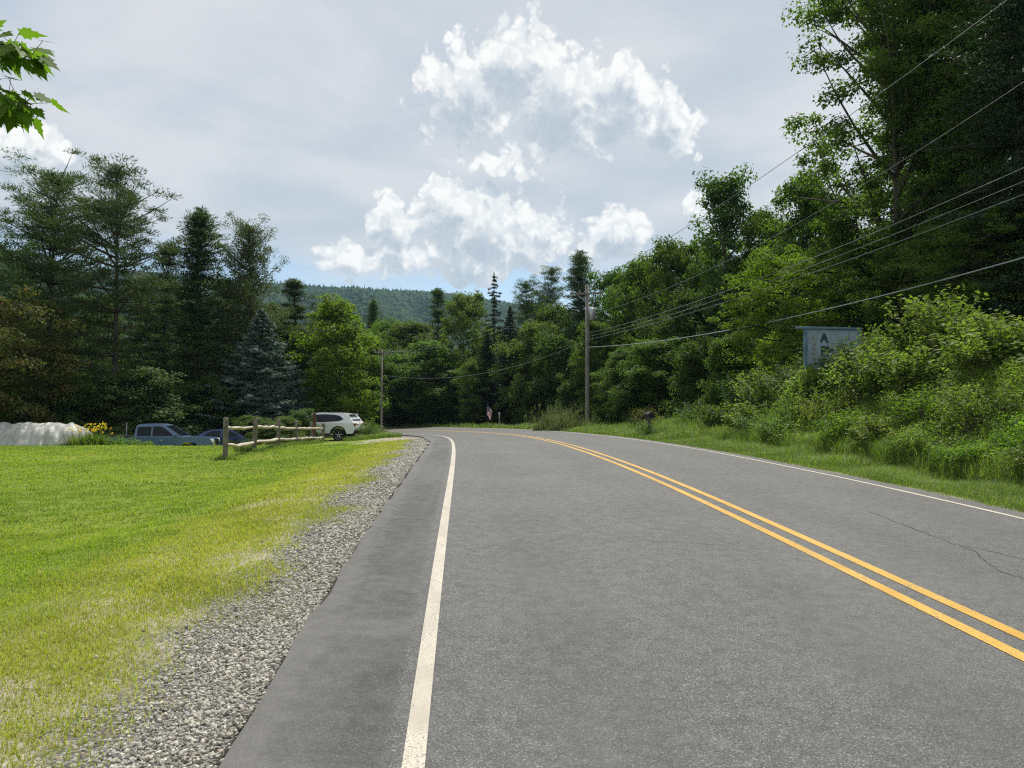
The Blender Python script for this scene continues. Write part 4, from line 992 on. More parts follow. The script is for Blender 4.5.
# ------------------------------------------------------------------ poles and wires
def build_poles():
    P1 = np.array([4.9, 50.0]); P2 = np.array([15.0, 20.5]); P3 = np.array([at(381.6, 55), 55.0])
    z1 = gz1(*P1); z2 = gz1(*P2); z3 = gz1(*P3)
    def pole(name, p, z, h, label, arm_h, armlen, rot, trans=False, rad=.14, side=0.0):
        r = empty(name, (p[0], p[1], z), rot, label, 'utility pole')
        a = Acc(); a.tube([[0, 0, -.5], [0, 0, h * .5], [0, 0, h]], [rad * 1.1, rad * .95, rad * .72], 12); link('pole', a.mesh('pole', [M['pole_wood']], True), r)
        a = Acc(); a.box((side, -.14, arm_h), (armlen, .1, .12)); link('crossarm', a.mesh('crossarm', [M['pole_wood']]), r)
        for s in (-.46, -.2, .46):
            i = lathe('insulator', [(0, .001), (0, .05), (.06, .055), (.09, .03), (.14, .045), (.17, .001)], 10, M['ceramic'], r); i.rotation_euler = (R(90), 0, 0); i.location = (side + s * armlen, -.14, arm_h + .06)
        if armlen > 1:
            a = Acc(); a.tube([[0, -.12, arm_h - .6], [side + armlen * .3, -.15, arm_h - .05]], .018, 5); a.tube([[0, -.12, arm_h - .6], [side - armlen * .3, -.15, arm_h - .05]], .018, 5); link('brace', a.mesh('brace', [M['metal_grey']]), r)
        if trans:
            t = lathe('transformer', [(0, .001), (0, .2), (.02, .23), (.75, .23), (.8, .19), (.82, .001)], 18, M['metal_grey'], r); t.rotation_euler = (R(90), 0, 0); t.location = (.32, -.05, 7.2)
            b = lathe('bushing', [(0, .03), (.2, .05), (.24, .02), (.25, .001)], 8, M['ceramic'], t); b.location = (.08, .82, 0)
            a = Acc(); a.box((.12, 0, 7.6), (.2, .1, .5)); link('bracket', a.mesh('bracket', [M['metal_dark']]), r)
        return r
    pole('utility_pole', P1, z1, 9.55, 'tall wooden utility pole carrying a grey transformer', 8.95, 2.1, R(-4), True, side=-.05)
    pole('utility_pole', P2, z2, 14.25 - z2, 'wooden utility pole on the bank that the overhead wires run to', 11.2 - z2, 2.0, R(-60), rad=.16)
    pole('utility_pole', P3, z3, 6.1, 'short slim utility pole beside the gravel driveway mouth', 5.9, 1.1, R(20), rad=.085)
    def wire(name, A, B, za, zm, zb, rad, label, mat, group=None):
        t = np.linspace(0, 1, 40); zq = za * (1 - t) * (1 - 2 * t) + zm * 4 * t * (1 - t) + zb * t * (2 * t - 1)
        P = np.stack([A[0] + (B[0] - A[0]) * t, A[1] + (B[1] - A[1]) * t, zq], -1); c = P.mean(0)
        a = Acc(); a.tube(P - c, rad, 6); o = link(name, a.mesh(name, [mat], True)); o.location = c
        tag(o, label, 'wire', group)
    g = 'wires strung between the utility poles'
    wire('power_wire', P1, P2, 9.85, 11.38, 13.95, .012, 'topmost thin wire climbing from the pole top across the sky', M['wire'], g)
    wire('power_wire', P1 + [.1, 0], P2, 7.95, 8.6, 11.3, .010, 'second wire from the top, passing through the tall tree crowns', M['wire'], g)
    wire('power_wire', P1, P2, 6.72, 7.2, 8.72, .014, 'upper one of three close wires below the transformer', M['wire'], g)
    wire('power_wire', P1, P2, 6.5, 6.93, 8.32, .012, 'middle one of three close wires below the transformer', M['wire'], g)
    wire('power_wire', P1, P2, 6.3, 6.7, 7.93, .012, 'lowest one of three close wires below the transformer', M['wire'], g)
    wire('telephone_cable', P1, P2, 5.82, 5.36, 6.1, .024, 'thick pale telephone cable, lowest line running above the sign', M['cable'], g)
    wire('power_wire', P1 + [-.9, 0], P3, 9.1, 6.6, 5.95 + z3, .008, 'faint upper wire crossing the dark woods to the short pole', M['wire'], g)
    wire('power_wire', P1, P3, 6.3, 4.2, 4.3 + z3, .010, 'faint lower wire sagging across the dark woods to the short pole', M['wire'], g)
build_poles()

# ------------------------------------------------------------------ mailbox, marker post, flag, sign
def build_small():
    x, y = at(650, 32.0), 32.0; z = gz1(x, y)
    r = empty('mailbox', (x, y, z), R(12), 'black rounded mailbox on a post in the roadside weeds', 'mailbox')
    a = Acc(); a.box((0, .12, .36), (.1, .1, 1.04)); a.box((0, .1, .895), (.14, .5, .05)); link('post', a.mesh('post', [M['wood_grey']]), r)
    bm = bmesh.new(); n = 14; w, L = .105, .52; zb = .92
    pr = [(-w, 0), (-w, .12)] + [(-w * math.cos(t), .12 + w * math.sin(t)) for t in np.linspace(0, math.pi, n)[1:-1]] + [(w, .12), (w, 0)]
    va = [[bm.verts.new((px * 1.25, yy, zb + pz * 1.1)) for px, pz in pr] for yy in (-.17, -.17 + L)]
    for i in range(len(pr)): bm.faces.new((va[0][i], va[0][(i + 1) % len(pr)], va[1][(i + 1) % len(pr)], va[1][i]))
    bm.faces.new(va[0]); bm.faces.new(va[1][::-1]); bm_obj('box', bm, M['mailbox_paint'], r)
    a = Acc(); a.box((0, -.182, zb + .1), (.25, .012, .2)); link('door', a.mesh('door', [M['mailbox_paint']]), r)
    a = Acc(); a.box((.143, .06, zb + .16), (.012, .03, .2)); a.box((.143, .11, zb + .24), (.012, .12, .06)); link('flag', a.mesh('flag', [M['red_lens']]), r)
    # white-topped marker post across the bend
    x, y = at(499.3, 62.0), 62.0; z = gz1(x, y)
    r = empty('marker_post', (x, y, z), 0, 'thin grey roadside marker post standing right of the small flag', 'post')
    a = Acc(); a.tube([[0, 0, -.2], [0, 0, 1.45]], .05, 8); link('shaft', a.mesh('shaft', [M['wood_grey']], True), r)
    a = Acc(); a.tube([[0, 0, 1.3], [0, 0, 1.42]], .056, 8); link('reflector', a.mesh('reflector', [M['lens']], True), r)
    # small stars and stripes on a slanting staff
    x, y = at(486.5, 62.5), 62.5; z = gz1(x, y)
    r = empty('small_flag', (x, y, z), R(12), 'small american flag drooping from a slanted staff before dark woods', 'flag')
    a = Acc(); a.tube([[-.15, 0, -.1], [-.02, 0, 1.0], [.1, 0, 2.05]], .016, 6); link('staff', a.mesh('staff', [M['metal_dark']], True), r)
    m, N, b, out = new_mat('flag_cloth')
    u = N.attr('fu'); v = N.attr('fv')
    st = N.m('GREATER_THAN', N.m('FRACT', N.m('MULTIPLY', v, 6.5)), .5)
    c = N.mix(st, (.72, .7, .7), (.5, .05, .07))
    cu = N.m('MULTIPLY', N.m('LESS_THAN', u, .42), N.m('GREATER_THAN', v, .46))
    gx = N.m('SUBTRACT', N.m('FRACT', N.m('MULTIPLY', u, 13)), .5); gy = N.m('SUBTRACT', N.m('FRACT', N.m('MULTIPLY', v, 9.3)), .5)
    star = N.m('LESS_THAN', N.m('ADD', N.m('MULTIPLY', gx, gx), N.m('MULTIPLY', gy, gy)), .06)
    c = N.mix(cu, c, N.mix(star, (.03, .04, .16), (.75, .75, .78))); N.put(b.inputs['Base Color'], c); b.inputs['Roughness'].default_value = .8
    tr = N.node('ShaderNodeBsdfTranslucent'); N.put(tr.inputs[0], c); mx = N.node('ShaderNodeMixShader'); mx.inputs[0].default_value = .35
    N.l.new(b.outputs[0], mx.inputs[1]); N.l.new(tr.outputs[0], mx.inputs[2]); N.l.new(mx.outputs[0], out.inputs[0])
    nu, nv = 26, 14; U, V = np.meshgrid(np.linspace(0, 1, nu), np.linspace(0, 1, nv), indexing='ij')
    hoist = np.stack([.02 + V * .06, 0 * V, 1.25 + V * .72], -1)
    X = hoist[..., 0] + U * (.30 + .1 * V); Z = hoist[..., 2] - U ** 1.3 * .5; Y = .07 * np.sin(U * 9 + V * 2) * U ** .5 + .05 * np.sin(V * 6 + U * 3)
    i = np.arange(nu - 1)[:, None] * nv + np.arange(nv - 1)[None]; Q = np.stack([i, i + nv, i + nv + 1, i + 1], -1).reshape(-1, 4)
    link('cloth', np_mesh('cloth', np.stack([X, Y, Z], -1).reshape(-1, 3), [Q], [m], True, None, {'fu': U.ravel(), 'fv': V.ravel()}), r)
    # faded wooden sign above the bank
    y = 25.0; x = at(833, y); z = gz1(x, y)
    r = empty('wooden_sign', (x, y, z), R(9), 'faded pale blue wooden sign with dark letters above the bank', 'sign')
    zt = 4.28 - z; zb = zt - 1.3; wd = 1.78
    for s in (-1, 1):
        a = Acc(); a.box((s * (wd / 2 + .05), 0, zt / 2 - .2), (.1, .1, zt + .4)); link('post', a.mesh('post', [M['sign_frame']]), r)
    bm = bmesh.new(); bmesh.ops.create_cube(bm, size=1)
    for v_ in bm.verts: v_.co = Vector((v_.co.x * wd, v_.co.y * .04, zb + .65 + v_.co.z * 1.3))
    bm_obj('board', bm, M['sign_board'], r, False)
    box_part('top_rail', (-.12, 0, zt + .045), (wd + .5, .16, .07), M['sign_frame'], r, .01)
    def letters(txt, x0, zz, size):
        cu = bpy.data.curves.new('lettering', 'FONT'); cu.body = txt; cu.size = size; cu.extrude = .004; cu.offset = .022
        cu.space_character = 1.1; o = bpy.data.objects.new('lettering', cu); dg = None; COL.objects.link(o)
        bpy.context.view_layer.update(); me = bpy.data.meshes.new_from_object(o.evaluated_get(bpy.context.evaluated_depsgraph_get())); bpy.data.objects.remove(o); bpy.data.curves.remove(cu)
        me.materials.clear(); me.materials.append(M['sign_ink']); q = link('lettering', me, r); q.location = (x0, -.026, zz); q.rotation_euler = (R(90), 0, 0)
    letters('A', -.42, zt - .40, .38); letters('Pla', -.42, zt - .82, .38); letters('C', -.42, zt - 1.22, .38)
    # small painted plant ornament left of the letters
    a = Acc(); a.tube([[-.66, -.026, zt - 1.1], [-.64, -.026, zt - .5], [-.66, -.026, zt - .16]], .018, 5)
    for k in range(5):
        for s in (-1, 1): a.tube([[-.65, -.026, zt - 1.0 + k * .16], [-.65 + s * .1, -.026, zt - .9 + k * .16]], [.018, .006], 4)
    link('ornament', a.mesh('ornament', [M['sign_gold']], True), r)
    # garden stake by the flower bed
    x, y = at(127, 41.0), 41.0; z = gz1(x, y)
    a = Acc(); a.tube([[0, 0, -.3], [0, 0, 1.95]], .035, 6); o = link('garden_stake', a.mesh('garden_stake', [M['metal_dark']], True)); o.location = (x, y, z)
    tag(o, 'thin dark stake standing between the flower bed and pickup', 'stake')
build_small()

# ------------------------------------------------------------------ flower bed
def build_flowers():
    def bed(px, D, H, rad, n, seed, label, fl):
        rg = np.random.default_rng(seed); x = at(px, D); z = gz1(x, D)
        r = empty('flowering_plant', (x, D, z), 0, label, 'flowers', 'yellow flowers beside the plastic tunnel')
        a = np.abs(rg.normal(size=n)) * .5; az = rg.uniform(0, 6.28, n); rr = rad * np.clip(a, 0, 1)
        X, Y = rr * np.cos(az), rr * np.sin(az)
        link('leaves', blade_mesh('leaves', rg, X, Y, np.full(n, -.05), H * rg.uniform(.45, .9, n), .035, [M['grass_tall']], None, .55), r)
        k = fl; az = rg.uniform(0, 6.28, k); q = rad * rg.random(k) ** .5; P = np.stack([q * np.cos(az), q * np.sin(az), H * rg.uniform(.75, 1.1, k)], -1)
        s = Acc()
        for p in P: s.tube([p * [.5, .5, 0], p], .007, 3)
        link('stems', s.mesh('stems', [M['grass_tall']]), r)
        PP = np.repeat(P, 6, 0) + rg.normal(size=(k * 6, 3)) * .02; d = unit(rg.normal(size=(k * 6, 3)) + [0, 0, .5])
        V, Q = leaf_quads(rg, PP + d * .05, rg.normal(size=(k * 6, 3)) + [0, 0, .6], .085, .045, d)
        mm = np_mesh('petals', V, [Q], [M['petal_yellow'], M['petal_orange']], False, (np.arange(k * 6) // 6 % 5 == 0).astype(int)); link('blossoms', mm, r)
    bed(76, 37.6, 1.0, .55, 420, 1, 'dark strappy flower clump against the end of the plastic tunnel', 8)
    bed(90, 37.3, 1.12, .7, 520, 2, 'tallest yellow-flowered clump in the middle of the flower bed', 26)
    bed(101, 37.6, 1.05, .6, 420, 3, 'yellow and orange flowered clump at the end of the bed nearest the pickup', 16)
build_flowers()
# ------------------------------------------------------------------ trees
GW = 'trees of the woods edge across the bend'; GRW = 'trees of the woods above the right bank'; GL = 'trees along the back of the lawn'
# back of the lawn
tree(70, 53, 158, 82, 'wpine', 'needle_pine', 'taller-spreading twin-trunked white pine with open see-through branches', 'pine_tree', GL, rz=.6)
tree(112, 50, 153, 72, 'wpine_b', 'needle_pine', 'open-branched pine whose top is highest along the lawn', 'pine_tree', GL, rz=2.2)
tree(198, 55, 203, 50, 'dpine', 'needle_pine', 'dense dark pointed pine between the open pines and the lumpy pine', 'pine_tree', GL)
tree(168, 58, 240, 46, 'wpine_c', 'needle_pine', 'shorter shaded pine filling the gap left of the pointed pine', 'pine_tree', GL)
tree(246, 57, 209, 40, 'scots', 'needle_yellow', 'lumpy pine with a reddish trunk behind the blue spruce', 'pine_tree', GL, 'bark_red')
tree(292, 66, 276, 44, 'wpine_c', 'needle_pine', 'low pine reaching its long branches over behind the blue spruce', 'pine_tree', GL)
tree(-34, 60, 205, 62, 'wpine_b', 'needle_pine', 'pine at the edge of view left of the twin-trunked pine', 'pine_tree', GL, rz=4)
tree(261, 54, 306, 66, 'bluespruce', 'needle_blue', 'dense blue-grey spruce shaped like a cone behind the fence', 'spruce_tree', GL)
tree(2, 43.5, 284, 82, 'spread', 'leaf_copper', 'copper-tinged leafy tree standing above the plastic tunnel', 'broadleaf_tree', GL)
tree(341, 56, 291, 47, 'light', 'leaf_light', 'bright yellow-green tree rising behind the white suv', 'broadleaf_tree', GL)
tree(305, 64, 322, 38, 'round', 'leaf_dark', 'dark round tree between blue spruce and bright green tree', 'broadleaf_tree', GL)
tree(368, 70, 330, 28, 'oval', 'leaf_mid', 'mid-green tree just right of the bright yellow-green tree', 'broadleaf_tree', GL)
for px, D, top, hw, k, lf, nm, lb in (
    (40, 64, 296, 40, 'round', 'leaf_dark', 'broadleaf_tree', 'dark leafy tree in the gap between copper tree and twin-trunked pine'),
    (92, 63, 290, 46, 'oval_b', 'leaf_dark', 'broadleaf_tree', 'dark leafy tree filling in behind the trunks of the open pines'),
    (142, 62, 278, 44, 'wpine_c', 'needle_pine', 'pine_tree', 'middle-height pine just right of the open pines'),
    (176, 66, 292, 44, 'round_b', 'leaf_dark', 'broadleaf_tree', 'dark leafy tree behind the shorter shaded pine'),
    (224, 64, 276, 42, 'dpine', 'needle_dark', 'pine_tree', 'blackish pine between the pointed pine and the lumpy pine'),
    (272, 68, 300, 40, 'dpine', 'needle_pine', 'pine_tree', 'dark pine whose top shows over the blue spruce')):
    tree(px, D, top, hw, k, lf, lb, nm, GL)
for px, D, top, hw, k, lf, lb in (
    (155, 49, 366, 52, 'bushy', 'leaf_bush', 'wide grey-green bush behind the blue pickup'),
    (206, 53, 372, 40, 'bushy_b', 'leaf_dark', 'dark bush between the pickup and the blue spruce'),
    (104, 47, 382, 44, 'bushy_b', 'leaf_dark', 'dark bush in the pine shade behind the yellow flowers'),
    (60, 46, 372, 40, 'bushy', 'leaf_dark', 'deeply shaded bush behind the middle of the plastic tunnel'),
    (6, 43.5, 389, 36, 'bushy', 'leaf_light', 'light green bush behind the plastic tunnel below the copper tree'),
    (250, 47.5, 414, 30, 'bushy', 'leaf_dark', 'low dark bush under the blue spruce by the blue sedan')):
    x = at(px, D); plant('garden_bush', k, x, D, EYE + (412 - top) / FOC * D - gz1(x, D), hw / FOC * D, lf, lb, 'bush', 'bushes along the back of the lawn')
for px, D, top, hw, k, lf, lb in (
    (268, 37.6, 420, 22, 'bushy', 'leaf_bush', 'leafy shrub behind the rails between the second and third fence posts'),
    (287, 41.6, 414, 20, 'bushy_b', 'leaf_pale', 'pale leggy shrub behind the rails left of the fourth fence post'),
    (302, 43.9, 407, 17, 'bushy', 'leaf_bush', 'shrub filling the rails just left of the dark red post'),
    (244, 30.5, 438, 12, 'weed', 'leaf_bush', 'low weed tuft left of the second fence post'),
    (369, 45.5, 416, 15, 'weed', 'leaf_pale', 'tall pale weeds just behind the white suv'),
    (378, 50.0, 424, 12, 'shrub_b', 'leaf_pale', 'small pale shrub at the foot of the short pole'),
    (66, 37.4, 437, 11, 'weed', 'leaf_bush', 'low weeds at the foot of the tunnel left of the flowers'),
    (46, 37.6, 441, 9, 'weed', 'leaf_mid', 'low weeds along the middle of the plastic tunnel'),
    (122, 37.8, 432, 15, 'shrub_b', 'leaf_light', 'light leafy weeds by the dark stake in the bed'),
    (140, 38.3, 437, 14, 'shrub', 'leaf_light', 'spreading light green shrub against the rear of the pickup cab')):
    x = at(px, D); plant('garden_shrub', k, x, D, EYE + (412 - top) / FOC * D - gz1(x, D), hw / FOC * D, lf, lb, 'shrub', 'shrubs along the fence and bed')
# across the bend
for px, D, top, hw, k, lf, nm, lb in (
    (428, 73, 338, 42, 'oval_b', 'leaf_mid', 'broadleaf_tree', 'full leafy tree between the short pole and the pale sapling'),
    (556, 70, 300, 38, 'round_b', 'leaf_mid', 'broadleaf_tree', 'full leafy tree left of the utility pole crossarm'),
    (350, 78, 322, 46, 'oval_b', 'leaf_mid', 'broadleaf_tree', 'leafy tree showing on both sides behind the bright yellow-green tree'),
    (373, 96, 297, 17, 'dpine', 'needle_pine', 'pine_tree', 'dark pine against the hill right of the bright yellow-green tree'),
    (390, 90, 316, 36, 'round_b', 'leaf_mid', 'broadleaf_tree', 'rounded tree behind the top of the short pole'),
    (414, 84, 318, 42, 'oval_b', 'leaf_mid', 'broadleaf_tree', 'mid-green tree below the hill, left of the pointed white pine'),
    (437, 88, 286, 27, 'wpine_c', 'needle_pine', 'pine_tree', 'pointed dark pine breaking the hill line left of the tall yellow-green tree'),
    (463, 78, 288, 38, 'round_b', 'leaf_pale', 'broadleaf_tree', 'tall yellow-green tree right of the pine that breaks the hill line'),
    (401, 78, 348, 48, 'round', 'leaf_bush', 'broadleaf_tree', 'greyish low tree behind the lower half of the short pole'),
    (440, 75, 362, 34, 'bushy_b', 'leaf_dark', 'broadleaf_tree', 'dark low tree beneath the pointed pine'),
    (473, 70, 356, 19, 'light', 'leaf_pale', 'broadleaf_tree', 'small pale sapling left of the black spruce'),
    (494, 74, 271, 17, 'spruce_b', 'needle_dark', 'spruce_tree', 'thin ragged spruce with a bare spiky top'),
    (510, 69, 304, 22, 'spruce', 'needle_dark', 'spruce_tree', 'near-black narrow spruce behind the small flag'),
    (487, 71, 330, 22, 'spruce', 'needle_dark', 'spruce_tree', 'black lower spruce left of the marker post'),
    (534, 67, 317, 36, 'round', 'leaf_pale', 'broadleaf_tree', 'yellowish oval tree left of the utility pole'),
    (526, 73, 276, 30, 'wpine_b', 'needle_pine', 'pine_tree', 'pine right of the spiky spruce top'),
    (552, 74, 262, 28, 'wpine_b', 'needle_pine', 'pine_tree', 'broad pine behind the yellowish oval tree'),
    (580, 69, 247, 32, 'dpine', 'needle_pine', 'pine_tree', 'highest dark pine directly behind the utility pole top'),
    (562, 63, 330, 34, 'bushy', 'leaf_dark', 'broadleaf_tree', 'dark leafy tree left of the utility pole shaft'),
    (612, 66, 264, 40, 'oval_b', 'leaf_dark', 'broadleaf_tree', 'dark rounded crown right of the pole transformer'),
    (596, 57, 318, 32, 'oval', 'leaf_mid', 'broadleaf_tree', 'leafy tree right behind the utility pole shaft')):
    tree(px, D, top, hw, k, lf, lb, nm, GW)
for px, D, top, hw, lb in (
    (388, 80, 396, 22, 'low dark bush behind the short pole across the bend'), (418, 79, 392, 24, 'dark bush left of the pale sapling across the bend'),
    (452, 74, 390, 24, 'dark bush under the tall yellow-green tree'), (483, 72, 378, 22, 'dark bush behind the small flag'),
    (512, 69, 376, 22, 'dark bush behind the marker post'), (538, 64, 384, 24, 'dark bush behind the pale grass clumps'),
    (572, 58, 376, 24, 'dark bush left behind the utility pole foot'), (606, 54, 380, 24, 'dark bush right behind the utility pole foot'),
    (632, 47, 376, 26, 'dark bush behind the yellowing bush')):
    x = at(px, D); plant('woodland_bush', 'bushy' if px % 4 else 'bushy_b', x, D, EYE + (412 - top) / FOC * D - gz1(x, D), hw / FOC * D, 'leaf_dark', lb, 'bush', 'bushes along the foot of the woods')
# above the right bank
for px, D, top, hw, k, lf, nm, bk, lb in (
    (656, 66, 262, 48, 'oval_b', 'leaf_mid', 'broadleaf_tree', 'bark', 'leafy tree filling in behind the domed tree left of the poplar'),
    (706, 60, 238, 46, 'round_b', 'leaf_mid', 'broadleaf_tree', 'bark', 'leafy tree filling in behind the left side of the tall slim poplar'),
    (772, 56, 226, 48, 'round', 'leaf_mid', 'broadleaf_tree', 'bark', 'leafy tree filling in behind the right side of the tall slim poplar'),
    (838, 48, 186, 54, 'oval_b', 'leaf_mid', 'broadleaf_tree', 'bark', 'leafy tree filling in behind the huge open-crowned tree'),
    (640, 60, 250, 44, 'round', 'leaf_mid', 'broadleaf_tree', 'bark', 'rounded tree between the transformer and the twin rounded crown'),
    (670, 54, 231, 44, 'round_b', 'leaf_mid', 'broadleaf_tree', 'bark', 'domed tree just left of the tall slim poplar'),
    (727, 48, 163, 40, 'poplar_b', 'leaf_dark', 'poplar_tree', 'bark_grey', 'tall slim poplar standing out against the sky'),
    (766, 46, 200, 40, 'oval', 'leaf_mid', 'broadleaf_tree', 'bark', 'upright tree just right of the tall slim poplar'),
    (804, 42, 166, 54, 'oval_b', 'leaf_mid', 'broadleaf_tree', 'bark', 'tall mid-green tree where the top wire meets the leaves'),
    (690, 50, 285, 44, 'round', 'leaf_dark', 'broadleaf_tree', 'bark', 'dark tree below the tall slim poplar'),
    (652, 47, 336, 42, 'oval', 'leaf_mid', 'broadleaf_tree', 'bark', 'leafy tree behind the black mailbox'),
    (619, 50, 344, 32, 'light', 'leaf_mid', 'broadleaf_tree', 'bark', 'young tree between the utility pole and the mailbox'),
    (699, 42, 332, 40, 'bushy_b', 'leaf_dark', 'broadleaf_tree', 'bark', 'shaded bushy tree where the telephone cable passes'),
    (786, 33, 246, 66, 'under', 'leaf_light', 'broadleaf_tree', 'bark', 'wide sunlit light green tree left of the sign'),
    (846, 36, 226, 54, 'under', 'leaf_mid', 'broadleaf_tree', 'bark', 'leafy understorey tree behind the sign'),
    (735, 36, 330, 36, 'bushy', 'leaf_mid', 'broadleaf_tree', 'bark', 'bushy tree at the top of the bank left of the light green tree'),
    (900, 33, -130, 100, 'tall', 'leaf_mid', 'tall_tree', 'bark', 'huge open-crowned tree whose branches lean out furthest over the sky'),
    (968, 43, -120, 92, 'tall_b', 'leaf_dark', 'tall_tree', 'bark', 'huge tree further back, closing the gap behind the two huge trunks'),
    (940, 35, -160, 82, 'tall_b', 'leaf_dark', 'tall_tree', 'bark', 'second huge tree with a straight dark trunk right of the open crown'),
    (1000, 31, -150, 92, 'tall_b', 'leaf_mid', 'tall_tree', 'bark', 'huge dense tree near the edge of the view on the right'),
    (1040, 25, -120, 84, 'hemlock', 'needle_dark', 'hemlock_tree', 'bark', 'black hemlock filling the right edge of the view'),
    (915, 30, 232, 70, 'under', 'leaf_mid', 'broadleaf_tree', 'bark', 'understorey tree between the huge trunks and the bank top'),
    (978, 26, 206, 76, 'under', 'leaf_mid', 'broadleaf_tree', 'bark', 'low spreading tree under the huge dense tree'),
    (880, 40, 262, 50, 'hemlock', 'needle_dark', 'hemlock_tree', 'bark', 'dark hemlock in the shade behind the sign top'),
    (955, 38, 200, 60, 'hemlock', 'needle_dark', 'hemlock_tree', 'bark', 'dark hemlock deep behind the two huge trunks')):
    tree(px, D, top, hw, k, lf, lb, nm, GRW, bk)

# deeper woods that read as one dark mass
def build_woods():
    rg = np.random.default_rng(90); T = Acc(); PV = []; LQ = []
    spots = []
    for x in np.arange(-70, 75, 4.2):
        for row in range(2): spots.append((x + rg.normal() * 1.2, (101 if x < -6 else 92 - max(0, x) * .45) + row * 9 + rg.normal() * 2))
    for y in np.arange(34, 70, 4.5):
        for row in range(3): spots.append((24 + (70 - y) * .16 + row * 6 + rg.normal(), y + rg.normal()))
    for x in np.arange(-62, -14, 4.6): spots.append((x + rg.normal(), 70 + rg.normal() * 2))
    for y in np.arange(56, 92, 4.4):
        for x in np.arange(8 if y > 70 else 14, 30, 4.6): spots.append((x + rg.normal(), y + rg.normal()))
    P, Nn, S = [], [], []
    for x, y in spots:
        if np.abs(nearest([x], [y])[1][0]) < 7.5: continue
        z = gz1(x, y); h = rg.uniform(8, 13) if y > 60 else rg.uniform(10, 15); r = rg.uniform(2.6, 3.8)
        if x < -14 and y < 80: h = rg.uniform(6, 9)
        T.tube([[x, y, z - .3], [x, y, z + h * .8]], [.2, .05], 5)
        n = 2800; d = unit(rg.normal(size=(n, 3))); k = 40; cc = unit(rg.normal(size=(k, 3))) * (rg.random((k, 1)) ** .4) * [r * .85, r * .85, h * .44]
        P.append(np.array([x, y, z + h * .52]) + cc[rg.integers(0, k, n)] + d * rg.random((n, 1)) ** .5 * [1.1, 1.1, .9]); Nn.append(d + [0, 0, .6])
    P = np.concatenate(P); Nn = np.concatenate(Nn); n = len(P); L = rg.uniform(.25, .5, n)
    T_ = T.mesh('x'); 
    V, Q = leaf_quads(rg, P, Nn + rg.normal(size=(n, 3)) * .5, L, L * .75)
    Acc2 = Acc(); nv = len(T_.vertices); co = np.empty(nv * 3, np.float32); T_.vertices.foreach_get('co', co)
    fm = np.zeros(n + len(T_.polygons), int); Acc2.add(V, Q); Acc2.Q += [q + Acc2.n for q in T.Q]; Acc2.T = [t + Acc2.n for t in T.T]; Acc2.add(co.reshape(-1, 3))
    me = Acc2.mesh('woods', [M['leaf_dark']]); bpy.data.meshes.remove(T_)
    tag(link('woods', me), 'dark mass of woods behind the trees that line the road', 'woods', kind='stuff')
build_woods()

